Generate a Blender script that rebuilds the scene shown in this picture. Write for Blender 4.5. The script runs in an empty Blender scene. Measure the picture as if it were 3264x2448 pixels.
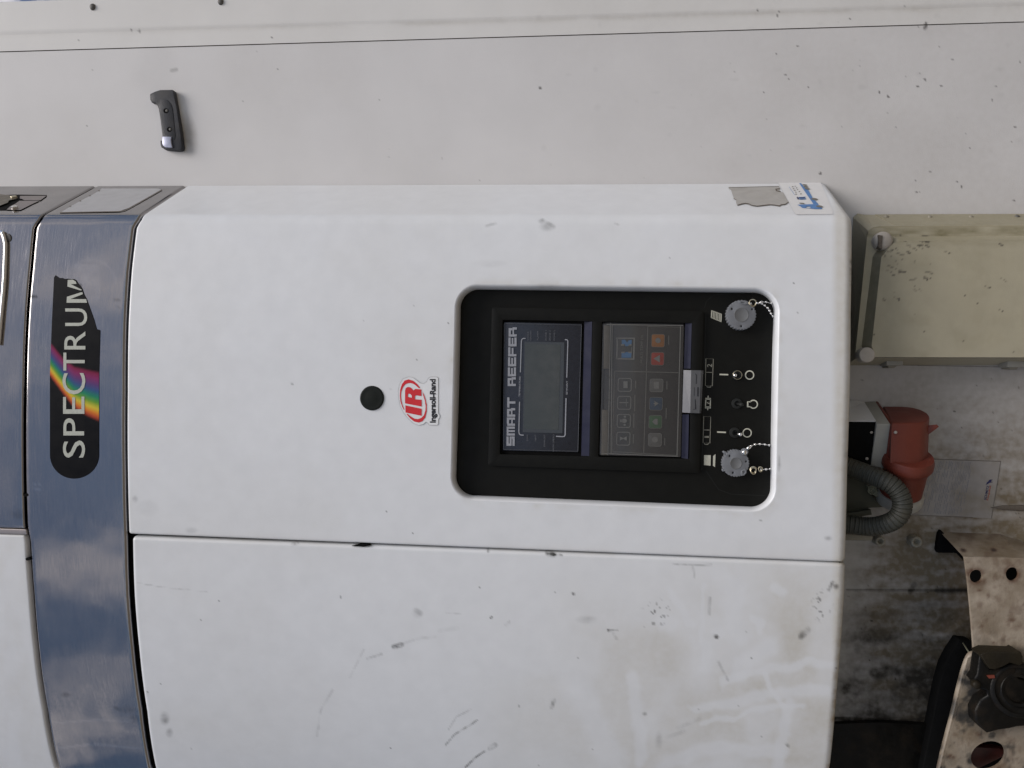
import bpy, bmesh, math, random
import numpy as np
from mathutils import Vector, Matrix
from mathutils.geometry import delaunay_2d_cdt
random.seed(4); rng = np.random.default_rng(4)
C = bpy.context.scene
COL = C.collection
R = math.radians

# ------------------------------------------------------------------ camera
F, CX, CY = 2720.0, 1632.0, 1224.0
DIST, EYE = 1.30, 1.70
TILT, ROLL = R(6.2), R(1.25)
ct, st = math.cos(TILT), math.sin(TILT)
fwd = np.array([0, ct, st])
r0 = np.array([0, st, -ct]); u0 = np.array([1.0, 0, 0])
cr, sr = math.cos(ROLL), math.sin(ROLL)
rt = cr*r0 + sr*u0
up = cr*u0 - sr*r0
EYEP = np.array([0, -DIST, EYE])
cam = bpy.data.cameras.new('camera'); co = bpy.data.objects.new('camera', cam); COL.objects.link(co)
cam.sensor_width = 36; cam.lens = 36*F/3264; cam.clip_start = 0.05; cam.clip_end = 500
co.matrix_world = Matrix(((rt[0], up[0], -fwd[0], EYEP[0]), (rt[1], up[1], -fwd[1], EYEP[1]),
                          (rt[2], up[2], -fwd[2], EYEP[2]), (0, 0, 0, 1)))
C.camera = co
# ------------------------------------------------------------------ light
SUN_EL, SUN_AZ = R(62), R(33)      # azimuth measured from -Y (towards the lens) round to +X
w = bpy.data.worlds.new('World'); C.world = w; w.use_nodes = True
nt = w.node_tree; nt.nodes.clear()
sky = nt.nodes.new('ShaderNodeTexSky'); sky.sky_type = 'NISHITA'; sky.sun_disc = False
sdir = Vector((math.sin(SUN_AZ)*math.cos(SUN_EL), -math.cos(SUN_AZ)*math.cos(SUN_EL), math.sin(SUN_EL)))
sky.sun_elevation = SUN_EL; sky.sun_rotation = math.atan2(sdir.x, sdir.y)
sky.air_density = 1.0; sky.dust_density = 1.5; sky.ozone_density = 1.0
bg = nt.nodes.new('ShaderNodeBackground'); bg.inputs[1].default_value = 0.07
wo = nt.nodes.new('ShaderNodeOutputWorld')
ctc = nt.nodes.new('ShaderNodeTexCoord'); cmp_ = nt.nodes.new('ShaderNodeMapping'); cmp_.inputs['Scale'].default_value = (1, 1, 2.6); cmp_.inputs['Location'].default_value = (1.7, 0.4, 0.9)
cno = nt.nodes.new('ShaderNodeTexNoise'); cno.inputs['Scale'].default_value = 4.2; cno.inputs['Detail'].default_value = 6; cno.inputs['Roughness'].default_value = 0.55
cmr = nt.nodes.new('ShaderNodeMapRange'); cmr.inputs[1].default_value = 0.52; cmr.inputs[2].default_value = 0.58; cmr.inputs[4].default_value = 0.7
cmx = nt.nodes.new('ShaderNodeMix'); cmx.data_type = 'RGBA'; cmx.inputs[7].default_value = (9.6, 9.1, 9.3, 1)
nt.links.new(ctc.outputs['Generated'], cmp_.inputs[0]); nt.links.new(cmp_.outputs[0], cno.inputs['Vector']); nt.links.new(cno.outputs['Fac'], cmr.inputs[0])
nt.links.new(cmr.outputs[0], cmx.inputs[0]); nt.links.new(sky.outputs[0], cmx.inputs[6]); nt.links.new(cmx.outputs[2], bg.inputs[0]); nt.links.new(bg.outputs[0], wo.inputs[0])
sl = bpy.data.lights.new('sun', 'SUN'); sl.energy = 2.1; sl.angle = R(36); sl.color = (1.0, 0.945, 0.90)
so = bpy.data.objects.new('sun', sl); COL.objects.link(so)
so.rotation_euler = (-sdir).to_track_quat('-Z', 'Y').to_euler()
C.view_settings.view_transform = 'Standard'; C.view_settings.look = 'None'
C.view_settings.gamma = 1; C.view_settings.use_curve_mapping = False
C.view_settings.exposure = 0.40
C.render.resolution_x = 1024; C.render.resolution_y = 768

# ------------------------------------------------------------------ projection helpers (photo pixels -> place)
def rays(px, py):
    px = np.asarray(px, float)[..., None]; py = np.asarray(py, float)[..., None]
    return fwd + rt*(px-CX)/F + up*(CY-py)/F
def proj(P):
    d = np.asarray(P, float) - EYEP
    z = d@fwd
    return CX + F*(d@rt)/z, CY - F*(d@up)/z
def W(px, py, y):
    d = rays(px, py); t = (y-EYEP[1])/d[..., 1]
    return EYEP + d*t[..., None]
def bow(x):
    d = np.abs(np.asarray(x, float)-0.03)
    dl = np.where(np.asarray(x) < 0.03, 0.15*d**2+0.13*d**4, 0.30*d**2)
    return dl*DIST
def U(px, py, dy=0.0):
    y = np.zeros(np.shape(px))+dy
    for _ in range(12):
        P = W(px, py, y) if np.ndim(px) == 0 else (lambda d: EYEP+d*((y-EYEP[1])/d[..., 1])[..., None])(rays(px, py))
        y = bow(P[..., 0])+dy
    return P
def surfU(dy=0.0): return lambda px, py: U(np.asarray(px, float), np.asarray(py, float), dy)
def surfW(y): return lambda px, py: W(np.asarray(px, float), np.asarray(py, float), y)

WALL = 0.176
XC = float(U(1600., 690.)[0]); YC = float(bow(XC))
XB = float(W(1500., 588., WALL-0.002)[0]); YB = WALL-0.002
RC = 0.015
sd = np.array([XB-XC, YB-YC]); SL = float(np.hypot(*sd)); sd = sd/SL
T0 = XC-RC; T1 = T0+2*RC*0.85; TEND = T1+SL-RC
def plan(t):
    t = np.asarray(t, float)
    fx, fy = t, bow(np.minimum(t, XC))
    k = np.clip((t-T0)/(T1-T0), 0, 1)
    p0 = np.array([T0, float(bow(T0))]); p1 = np.array([XC, YC]); p2 = p1+sd*RC
    bx = (1-k)**2*p0[0]+2*k*(1-k)*p1[0]+k*k*p2[0]
    by = (1-k)**2*p0[1]+2*k*(1-k)*p1[1]+k*k*p2[1]
    sx = p2[0]+sd[0]*(t-T1); sy = p2[1]+sd[1]*(t-T1)
    x = np.where(t < T0, fx, np.where(t < T1, bx, sx))
    y = np.where(t < T0, fy, np.where(t < T1, by, sy))
    return x, y
def plan_n(t):
    e = 1e-4
    x1, y1 = plan(np.asarray(t)-e); x2, y2 = plan(np.asarray(t)+e)
    dx, dy = x2-x1, y2-y1; L = np.hypot(dx, dy)
    return dy/L, -dx/L        # outward (-Y) normal
SN = np.array([sd[1], -sd[0]])
def surfS(off=0.0004):
    def f(px, py):
        d = rays(np.asarray(px, float), np.asarray(py, float))
        n = np.array([SN[0], SN[1], 0]); p = np.array([XC, YC, 0])+n*off
        t = ((p-EYEP)@n)/(d@n)
        return EYEP+d*t[..., None]
    return f

# ------------------------------------------------------------------ materials
def mat(name, col, rough=0.5, metal=0.0, noise=0.06, nscale=60, bump=0.0, bscale=300, grime=False, spec=0.5,
        dirt=(0.30, 0.25, 0.18), dark=(0.03, 0.028, 0.025), rust=(0.10, 0.035, 0.015), coat=0.0, stretch=None, trans=0.0,
        mottle=0.0, mcol=(0.2, 0.17, 0.12), mscale=12, attrcol=None, alpha=1.0, ior=1.45, wave=0.0, wscale=5):
    m = bpy.data.materials.new(name); m.use_nodes = True
    n, l = m.node_tree.nodes, m.node_tree.links
    b = n['Principled BSDF']
    b.inputs['Roughness'].default_value = rough; b.inputs['Metallic'].default_value = metal
    b.inputs['Specular IOR Level'].default_value = spec; b.inputs['Coat Weight'].default_value = coat
    b.inputs['Coat Roughness'].default_value = 0.22
    b.inputs['Transmission Weight'].default_value = trans; b.inputs['IOR'].default_value = ior
    b.inputs['Alpha'].default_value = alpha
    tc = n.new('ShaderNodeTexCoord'); mp = n.new('ShaderNodeMapping'); l.new(tc.outputs['Object'], mp.inputs[0])
    if stretch: mp.inputs['Scale'].default_value = stretch
    def noi(scale, det=4, src=mp.outputs[0]):
        x = n.new('ShaderNodeTexNoise'); x.inputs['Scale'].default_value = scale; x.inputs['Detail'].default_value = det
        l.new(src, x.inputs['Vector']); return x.outputs['Fac']
    def mixc(fac, a, bb, mode='MIX'):
        x = n.new('ShaderNodeMix'); x.data_type = 'RGBA'; x.blend_type = mode
        if isinstance(fac, float): x.inputs[0].default_value = fac
        else: l.new(fac, x.inputs[0])
        for i, v in ((6, a), (7, bb)):
            if isinstance(v, tuple): x.inputs[i].default_value = (*v[:3], 1)
            else: l.new(v, x.inputs[i])
        return x.outputs[2]
    def rng_(fac, a0, a1, b0, b1):
        x = n.new('ShaderNodeMapRange'); l.new(fac, x.inputs[0])
        for i, v in enumerate((a0, a1, b0, b1)): x.inputs[i+1].default_value = v
        return x.outputs[0]
    if attrcol:
        a = n.new('ShaderNodeAttribute'); a.attribute_name = attrcol; base = a.outputs['Color']
    else:
        base = tuple(col)
    f = noi(nscale)
    lo, hi = 1-noise, 1+noise
    v = rng_(f, 0.25, 0.75, lo, hi)
    cmb = n.new('ShaderNodeCombineColor'); [l.new(v, cmb.inputs[i]) for i in range(3)]
    base = mixc(1.0, base, cmb.outputs[0], 'MULTIPLY')
    if mottle > 0:
        g = rng_(noi(mscale, 8, tc.outputs['Object']), 0.48, 0.68, 0.0, mottle)
        base = mixc(g, base, mcol)
    if grime:
        a = n.new('ShaderNodeAttribute'); a.attribute_name = 'grime'
        sp = n.new('ShaderNodeSeparateColor'); l.new(a.outputs['Color'], sp.inputs[0])
        nn = noi(90, 8, tc.outputs['Object'])
        for i, c_ in ((0, dirt), (2, rust), (1, dark)):
            mul = n.new('ShaderNodeMath'); mul.operation = 'MULTIPLY'; mul.use_clamp = True
            l.new(sp.outputs[i], mul.inputs[0]); l.new(rng_(nn, 0.3, 0.7, 0.8, 1.15), mul.inputs[1])
            base = mixc(mul.outputs[0], base, c_)
    l.new(base, b.inputs['Base Color'])
    if bump > 0:
        bp = n.new('ShaderNodeBump'); bp.inputs['Strength'].default_value = bump; bp.inputs['Distance'].default_value = 0.001
        l.new(noi(bscale), bp.inputs['Height']); l.new(bp.outputs[0], b.inputs['Normal'])
        if wave > 0:
            b2 = n.new('ShaderNodeBump'); b2.inputs['Strength'].default_value = wave; b2.inputs['Distance'].default_value = 0.004
            l.new(noi(wscale, 2, tc.outputs['Object']), b2.inputs['Height']); l.new(b2.outputs[0], bp.inputs['Normal'])
    rr = rng_(noi(nscale*0.7), 0.3, 0.7, max(rough-0.06, 0.02), min(rough+0.08, 1)); l.new(rr, b.inputs['Roughness'])
    return m
M = {}
M['door'] = mat('white_door_paint', (0.72, 0.735, 0.755), 0.38, wave=0.22, wscale=6, coat=0.25, noise=0.03, nscale=35, bump=0.10, bscale=900, grime=True, dirt=(0.50, 0.47, 0.40), rust=(0.30, 0.2, 0.1))
M['wall'] = mat('white_wall_laminate', (0.62, 0.61, 0.605), 0.5, wave=0.2, wscale=4, noise=0.035, nscale=9, bump=0.25, bscale=500, grime=True, dirt=(0.175, 0.140, 0.092), dark=(0.017, 0.0135, 0.009))
M['post'] = mat('post_paint', (0.66, 0.65, 0.63), 0.5, noise=0.03, nscale=14, bump=0.15, bscale=500, grime=True, dirt=(0.30, 0.27, 0.22))
M['steel'] = mat('brushed_steel', (0.33, 0.318, 0.315), 0.11, 1.0, wave=0.9, wscale=7, noise=0.04, nscale=45, bump=0.045, bscale=70, stretch=(1, 1, 25), grime=True, dirt=(0.55, 0.52, 0.5))
M['steel_s'] = mat('satin_steel', (0.36, 0.32, 0.30), 0.45, 1.0, noise=0.06, nscale=30, bump=0.08, bscale=80, stretch=(1, 1, 20), grime=True)
M['black'] = mat('black_plastic', (0.0045, 0.0045, 0.0035), 0.5, noise=0.2, nscale=60, bump=0.25, bscale=2500, spec=0.22)
M['black2'] = mat('black_rubber', (0.018, 0.019, 0.018), 0.6, noise=0.25, nscale=80, bump=0.3, bscale=900, spec=0.3)
M['gap'] = mat('black_seal', (0.006, 0.006, 0.006), 0.8, noise=0.2, spec=0.08)
M['sill'] = mat('sky_tint_sill', (0.006, 0.008, 0.028), 0.5, noise=0.1, spec=0.2)  # blue sky reflection painted into the sill's base colour
M['disp'] = mat('display_plate', (0.020, 0.023, 0.033), 0.30, noise=0.15, nscale=200, spec=0.5)
M['lcd'] = mat('lcd_glass', (0.042, 0.049, 0.053), 0.10, noise=0.04, nscale=90, spec=0.6)
M['lcdrim'] = mat('lcd_rim', (0.05, 0.057, 0.066), 0.3, noise=0.04)
M['print'] = mat('printed_silver', (0.30, 0.31, 0.34), 0.5, noise=0.12, nscale=300)
M['print2'] = mat('printed_faint', (0.13, 0.135, 0.15), 0.5, noise=0.15, nscale=300)
M['cream'] = mat('printed_cream', (0.52, 0.51, 0.42), 0.6, noise=0.12, nscale=300)
M['cream2'] = mat('printed_thin_cream', (0.23, 0.22, 0.18), 0.6, noise=0.12, nscale=300)
M['badge_t'] = mat('badge_letters', (0.44, 0.455, 0.40), 0.55, noise=0.10, nscale=300)
M['badge'] = mat('badge_film', (0, 0, 0), 0.42, noise=0.06, nscale=80, attrcol='tint', spec=0.12)
M['keyp'] = mat('keypad_film', (0.040, 0.040, 0.043), 0.5, noise=0.1, nscale=150)
M['kline'] = mat('keypad_line', (0.16, 0.16, 0.15), 0.5, noise=0.12, nscale=200)
M['kgrey'] = mat('key_grey', (0.13, 0.13, 0.125), 0.5, noise=0.1)
M['kgrey2'] = mat('key_icon_grey', (0.22, 0.22, 0.21), 0.5, noise=0.1)
M['kblue'] = mat('key_blue', (0.035, 0.07, 0.12), 0.5, noise=0.1)
M['kgreen'] = mat('key_green', (0.05, 0.13, 0.06), 0.5, noise=0.1)
M['kred'] = mat('key_red', (0.36, 0.04, 0.025), 0.5, noise=0.1)
M['korange'] = mat('key_orange', (0.34, 0.13, 0.03), 0.5, noise=0.1)
M['klogo'] = mat('key_logo_blue', (0.06, 0.19, 0.40), 0.5, noise=0.1)
M['hinge'] = mat('dull_brown_plastic', (0.12, 0.105, 0.08), 0.45, noise=0.15, nscale=100)
M['latch'] = mat('latch_metal', (0.15, 0.15, 0.155), 0.42, 0.8, noise=0.08, bump=0.05)
M['chrome'] = mat('chrome', (0.75, 0.74, 0.72), 0.12, 1.0, noise=0.03)
M['brass'] = mat('dull_nickel', (0.50, 0.45, 0.33), 0.30, 1.0, noise=0.08)
M['cap'] = mat('translucent_grey_plastic', (0.165, 0.172, 0.185), 0.35, noise=0.08, nscale=90, spec=0.5)
M['capc'] = mat('cap_centre', (0.135, 0.138, 0.14), 0.4, noise=0.08, nscale=90)
M['plug'] = mat('round_plug_rubber', (0.006, 0.008, 0.006), 0.5, noise=0.15, bump=0.2, bscale=800, spec=0.25)
M['red'] = mat('emblem_red', (0.62, 0.022, 0.03), 0.45, noise=0.05)
M['ink'] = mat('emblem_ink', (0.012, 0.012, 0.016), 0.45, noise=0.1)
M['stk'] = mat('sticker_white', (0.76, 0.77, 0.78), 0.35, noise=0.02)
M['stkline'] = mat('sticker_edge', (0.45, 0.45, 0.45), 0.6)
M['stkw'] = mat('sticker_cream', (0.70, 0.695, 0.69), 0.4, noise=0.03)
M['grey_stk'] = mat('torn_silver_label', (0.40, 0.385, 0.36), 0.5, noise=0.07, nscale=60, mottle=0.3, mcol=(0.3, 0.28, 0.25), mscale=40)
M['torn'] = mat('torn_edge', (0.12, 0.10, 0.08), 0.7, noise=0.2, nscale=300)
M['tblue'] = mat('truck_blue', (0.075, 0.20, 0.45), 0.45, noise=0.15, nscale=150)
M['tgrey'] = mat('truck_wheel_grey', (0.16, 0.15, 0.13), 0.5, noise=0.1)
M['lblgrey'] = mat('pale_label', (0.42, 0.42, 0.43), 0.5, noise=0.05, nscale=60, mottle=0.3, mcol=(0.33, 0.33, 0.33), mscale=50)
M['box'] = mat('cream_polyester', (0.385, 0.35, 0.255), 0.5, noise=0.07, nscale=30, bump=0.2, bscale=700, grime=True, dirt=(0.17, 0.15, 0.08), dark=(0.035, 0.03, 0.025), mottle=0.25, mcol=(0.27, 0.235, 0.155), mscale=14)
M['boxs'] = mat('cream_screw_cap', (0.46, 0.42, 0.37), 0.5, noise=0.08, nscale=90, mottle=0.3, mcol=(0.25, 0.22, 0.17), mscale=60)
M['foot'] = mat('mounting_foot_paint', (0.27, 0.25, 0.20), 0.6, noise=0.1, mottle=0.4, mcol=(0.15, 0.13, 0.09), mscale=60)
M['redpl'] = mat('red_plastic', (0.165, 0.034, 0.020), 0.45, noise=0.10, nscale=40, bump=0.1, mottle=0.35, mcol=(0.10, 0.025, 0.015), mscale=18)
M['greypl'] = mat('grey_base_plastic', (0.36, 0.35, 0.31), 0.5, noise=0.10, nscale=60, mottle=0.3, mcol=(0.22, 0.2, 0.16), mscale=30)
M['hose'] = mat('grey_green_conduit', (0.048, 0.049, 0.040), 0.5, noise=0.15, nscale=40, mottle=0.3, mcol=(0.10, 0.08, 0.05), mscale=30)
M['olive'] = mat('olive_plate', (0.075, 0.075, 0.052), 0.55, noise=0.12, mottle=0.4, mcol=(0.05, 0.045, 0.03), mscale=20)
M['lug'] = mat('pale_lug', (0.20, 0.20, 0.14), 0.6, noise=0.1)
M['brk'] = mat('grimy_white_bracket', (0.33, 0.28, 0.22), 0.5, noise=0.12, nscale=30, bump=0.5, bscale=220, grime=True, dirt=(0.16, 0.12, 0.075), rust=(0.07, 0.025, 0.012), mottle=0.7, mcol=(0.15, 0.11, 0.07), mscale=26)
M['obrown'] = mat('oily_brown_rubber', (0.017, 0.0135, 0.008), 0.5, noise=0.3, nscale=60, bump=0.6, bscale=160, mottle=0.5, mcol=(0.007, 0.006, 0.005), mscale=30, spec=0.18)
M['rubber'] = mat('oily_black_rubber', (0.005, 0.0046, 0.004), 0.42, noise=0.4, nscale=60, bump=0.9, bscale=110, mottle=0.6, mcol=(0.020, 0.014, 0.009), mscale=34, spec=0.18)
M['rustbar'] = mat('dark_red_metal', (0.05, 0.010, 0.007), 0.45, noise=0.3, nscale=60)
M['navy'] = mat('printed_navy', (0.03, 0.03, 0.10), 0.6)
M['ored'] = mat('printed_orange_red', (0.35, 0.06, 0.03), 0.6)
M['faint'] = mat('printed_faded_blue', (0.215, 0.208, 0.225), 0.6, noise=0.25, nscale=300)
M['ground'] = mat('yard_concrete', (0.20, 0.17, 0.13), 0.9, noise=0.2, nscale=3)
M['clip'] = mat('hook_rubber', (0.022, 0.023, 0.028), 0.5, noise=0.15, nscale=80, bump=0.3, bscale=600, mottle=0.5, mcol=(0.06, 0.055, 0.05), mscale=30)
M['clipm'] = mat('hook_metal', (0.42, 0.43, 0.52), 0.4, 0.6, noise=0.05)
M['rivet'] = mat('dirty_rivet', (0.10, 0.095, 0.085), 0.5, noise=0.2)
# clear plastic
def clear(name, tint, rough=0.12, opacity=0.25):
    m = bpy.data.materials.new(name); m.use_nodes = True
    n, l = m.node_tree.nodes, m.node_tree.links
    b = n['Principled BSDF']; b.inputs['Base Color'].default_value = (*tint, 1); b.inputs['Roughness'].default_value = rough
    tr = n.new('ShaderNodeBsdfTransparent'); mx = n.new('ShaderNodeMixShader')
    nz = n.new('ShaderNodeTexNoise'); nz.inputs['Scale'].default_value = 60
    mr = n.new('ShaderNodeMapRange'); l.new(nz.outputs[0], mr.inputs[0]); mr.inputs[3].default_value = opacity*0.8; mr.inputs[4].default_value = opacity*1.2
    l.new(mr.outputs[0], mx.inputs[0]); l.new(tr.outputs[0], mx.inputs[1]); l.new(b.outputs[0], mx.inputs[2])
    l.new(mx.outputs[0], n['Material Output'].inputs[0]); return m
M['clear'] = clear('smoky_clear_cover', (0.085, 0.082, 0.078), 0.10, 0.42)

# ------------------------------------------------------------------ object helpers
WL = {}
def mk(name, verts, faces, m, parent=None, smooth=False, attr=None, aname='grime', autosm=None):
    V = np.array(verts, float); c = (V.min(0)+V.max(0))/2
    me = bpy.data.meshes.new(name); me.from_pydata((V-c).tolist(), [], [tuple(int(i) for i in f) for f in faces])
    if isinstance(m, str): m = M[m]
    me.materials.append(m)
    if attr is not None:
        a = me.color_attributes.new(aname, 'FLOAT_COLOR', 'POINT')
        A = np.ones((len(V), 4)); A[:, :3] = attr; a.data.foreach_set('color', A.ravel())
    if smooth: me.shade_smooth()
    o = bpy.data.objects.new(name, me); COL.objects.link(o)
    pl = WL.get(parent.name, np.zeros(3)) if parent else np.zeros(3)
    o.location = c-pl; WL[o.name] = c
    if parent: o.parent = parent
    if smooth and autosm:
        md = None
        me.set_sharp_from_angle(angle=R(autosm))
    return o
def thing(name, loc, label, cat, group=None):
    o = bpy.data.objects.new(name, None); COL.objects.link(o); o.location = loc; WL[o.name] = np.array(loc, float)
    o.empty_display_size = 0.02
    o['label'] = label; o['category'] = cat
    if group: o['group'] = group
    return o
def tag(o, label=None, cat=None, group=None, kind=None):
    if label: o['label'] = label
    if cat: o['category'] = cat
    if group: o['group'] = group
    if kind: o['kind'] = kind
    return o
class MB:
    def __init__(s): s.v = []; s.f = []
    def add(s, v, f):
        k = len(s.v); s.v += [tuple(map(float, p)) for p in v]; s.f += [tuple(int(i)+k for i in q) for q in f]; return s
    def obj(s, name, m, parent=None, smooth=False, autosm=35, attrfn=None):
        a = attrfn(*proj(np.array(s.v))) if attrfn else None
        return mk(name, s.v, s.f, m, parent, smooth, a, autosm=autosm)
def cdt(poly, holes=(), step=None):
    pts = [Vector((float(a), float(b))) for a, b in poly]; n = len(pts)
    edges = [(i, (i+1) % n) for i in range(n)]
    for h in holes:
        k = len(pts); pts += [Vector((float(a), float(b))) for a, b in h]; edges += [(k+i, k+(i+1) % len(h)) for i in range(len(h))]
    if step:
        P = np.array([tuple(p) for p in pts[:n]])
        gx = np.arange(P[:, 0].min()+step*.5, P[:, 0].max(), step); gy = np.arange(P[:, 1].min()+step*.5, P[:, 1].max(), step)
        for x in gx:
            for y in gy: pts.append(Vector((float(x), float(y))))
    r = delaunay_2d_cdt(pts, edges, [], 1, 1e-6)
    V = np.array([tuple(p) for p in r[0]]); Fs = [tuple(f) for f in r[2]]
    if holes and Fs:
        cen = np.array([V[list(f)].mean(0) for f in Fs]); bad = np.zeros(len(Fs), bool)
        for h in holes:
            H_ = np.array(h, float); ins = np.zeros(len(Fs), bool)
            for (x0, y0), (x1, y1) in zip(H_, np.roll(H_, -1, 0)):
                if y0 == y1: continue
                ins ^= ((y0 > cen[:, 1]) != (y1 > cen[:, 1])) & (cen[:, 0] < (x1-x0)*(cen[:, 1]-y0)/(y1-y0)+x0)
            bad |= ins
        Fs = [f for f, b_ in zip(Fs, bad) if not b_]
    return [tuple(p) for p in V], Fs
def sheet(mb, poly, surf, holes=(), step=None):
    v, f = cdt(poly, holes, step)
    P = np.array(v); mb.add(surf(P[:, 0], P[:, 1]), f); return mb
def Z(ox, oy, sc, pts): return [(ox+x*sc, oy+y*sc) for x, y in pts]
def densify(poly, step):
    out = []
    for i in range(len(poly)):
        a = np.array(poly[i], float); b = np.array(poly[(i+1) % len(poly)], float)
        n = max(1, int(np.hypot(*(b-a))/step))
        out += [tuple(a+(b-a)*k/n) for k in range(n)]
    return out
def ell(cx, cy, rx, ry=None, n=40, a0=0, a1=360, rot=0):
    ry = rx if ry is None else ry; out = []
    full = abs(a1-a0) >= 360
    for i in range(n if full else n+1):
        a = R(a0+(a1-a0)*i/n); x, y = rx*math.cos(a), ry*math.sin(a)
        out.append((cx+x*math.cos(R(rot))-y*math.sin(R(rot)), cy+x*math.sin(R(rot))+y*math.cos(R(rot))))
    return out
def line(mb, pts, wd, surf, closed=False, caps=True):
    pts = [np.array(p, float) for p in pts]; n = len(pts); L = []; Rr = []
    for i in range(n):
        if closed: a, b = pts[(i-1) % n], pts[(i+1) % n]
        else: a, b = pts[max(i-1, 0)], pts[min(i+1, n-1)]
        d = b-a; d = d/(np.hypot(*d)+1e-9); nn = np.array([-d[1], d[0]])
        k = 1.0
        if 0 < i < n-1 or closed:
            e = pts[(i+1) % n]-pts[i]; e = e/(np.hypot(*e)+1e-9); k = 1/max(abs(e@d), 0.6)
        L.append(pts[i]+nn*wd/2*k); Rr.append(pts[i]-nn*wd/2*k)
    P = np.array(L+Rr); V = surf(P[:, 0], P[:, 1]); fs = []
    for i in range(n if closed else n-1):
        j = (i+1) % n; fs.append((i, j, n+j, n+i))
    mb.add(V, fs); return mb
def rrect(q, r, n=6):
    """rounded quad, q = 4 pixel corners in order, r radius px"""
    out = []
    for i in range(4):
        p = np.array(q[i], float); a = np.array(q[i-1], float); b = np.array(q[(i+1) % 4], float)
        ua = (a-p)/np.hypot(*(a-p)); ub = (b-p)/np.hypot(*(b-p))
        for k in range(n+1):
            t = k/n; A = p+ua*r; B = p+ub*r
            out.append(tuple((1-t)**2*A*1+2*t*(1-t)*(p*0.75+(A+B)/8)+t*t*B))
    return out
def prism(poly, yf, yb, bev=0.0, seg=2, holes=(), tap=0.0, surf=None, segs=None):
    """solid: pixel outline seen on plane y=yf, straight back to yb"""
    v, f = cdt(poly, holes)
    P = np.array(v); Fv = (surf or surfW(yf))(P[:, 0], P[:, 1])
    bm = bmesh.new(); vs = [bm.verts.new(p) for p in Fv]; fs = []
    for q in f:
        try: fs.append(bm.faces.new([vs[i] for i in q]))
        except ValueError: pass
    if not holes: bmesh.ops.dissolve_limit(bm, angle_limit=0.01, verts=bm.verts, edges=bm.edges)
    ed = [e for e in bm.edges if e.is_boundary]
    r = bmesh.ops.extrude_edge_only(bm, edges=ed)
    nv = [e for e in r['geom'] if isinstance(e, bmesh.types.BMVert)]
    c = Vector(Fv.mean(0))
    for q in nv:
        q.co.y = yb if surf is None else q.co.y+(yb-yf)
        if tap: q.co.x = c.x+(q.co.x-c.x)*(1+tap); q.co.z = c.z+(q.co.z-c.z)*(1+tap)
    if bev > 0:
        be = [e for e in bm.edges if len(e.link_faces) == 2 and e.calc_face_angle(0) > 0.5 and all(v_ not in set(nv) for v_ in e.verts)]
        bmesh.ops.bevel(bm, geom=be, offset=bev, segments=seg, profile=0.5, affect='EDGES', clamp_overlap=True)
    bmesh.ops.recalc_face_normals(bm, faces=bm.faces)
    bm.verts.ensure_lookup_table()
    out = ([tuple(q.co) for q in bm.verts], [tuple(q.index for q in ff.verts) for ff in bm.faces]) if bm.verts.index_update() is None else None
    bm.free(); return out
def pobj(name, m, parent, *a, smooth=True, attrfn=None, autosm=40, **k):
    v, f = prism(*a, **k); at = attrfn(*proj(np.array(v))) if attrfn else None
    return mk(name, v, f, m, parent, smooth, at, autosm=autosm)
def lathe(center, axis, prof, n=32):
    """prof: list (distance along axis, radius)"""
    ax = np.array(axis, float); ax /= np.linalg.norm(ax)
    t = np.array([0, 0, 1.0]) if abs(ax[2]) < 0.9 else np.array([1.0, 0, 0])
    a = np.cross(ax, t); a /= np.linalg.norm(a); b = np.cross(ax, a); c = np.array(center, float)
    V = []; Fs = []
    for d, r in prof:
        for i in range(n):
            th = 2*math.pi*i/n; V.append(c+ax*d+(a*math.cos(th)+b*math.sin(th))*r)
    for k in range(len(prof)-1):
        for i in range(n):
            j = (i+1) % n; Fs.append((k*n+i, k*n+j, (k+1)*n+j, (k+1)*n+i))
    Fs.append(tuple(range(n))[::-1]); k = len(prof)-1; Fs.append(tuple(k*n+i for i in range(n)))
    return V, Fs
def tube(pts, rad, n=12, closed=False):
    P = np.array(pts, float); m = len(P); V = []; Fs = []
    rad = rad if hasattr(rad, '__len__') else [rad]*m
    ref = np.array([0.1, 0.95, 0.2])
    for i in range(m):
        if closed: d = P[(i+1) % m]-P[i-1]
        else: d = P[min(i+1, m-1)]-P[max(i-1, 0)]
        d = d/(np.linalg.norm(d)+1e-12); a = np.cross(d, ref); a /= np.linalg.norm(a); b = np.cross(d, a)
        for k in range(n):
            th = 2*math.pi*k/n; V.append(P[i]+(a*math.cos(th)+b*math.sin(th))*rad[i])
    for i in range(m if closed else m-1):
        j = (i+1) % m
        for k in range(n):
            l = (k+1) % n; Fs.append((i*n+k, i*n+l, j*n+l, j*n+k))
    if not closed: Fs.append(tuple(range(n))[::-1]); Fs.append(tuple((m-1)*n+k for k in range(n)))
    return V, Fs
def spline(pts, n=8):
    P = np.array(pts, float); P = np.vstack([2*P[0]-P[1], P, 2*P[-1]-P[-2]]); out = []
    for i in range(1, len(P)-2):
        for k in range(n):
            t = k/n; a, b, c, d = P[i-1:i+3]
            out.append(0.5*((2*b)+(-a+c)*t+(2*a-5*b+4*c-d)*t*t+(-a+3*b-3*c+d)*t**3))
    out.append(P[-2]); return np.array(out)
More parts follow.
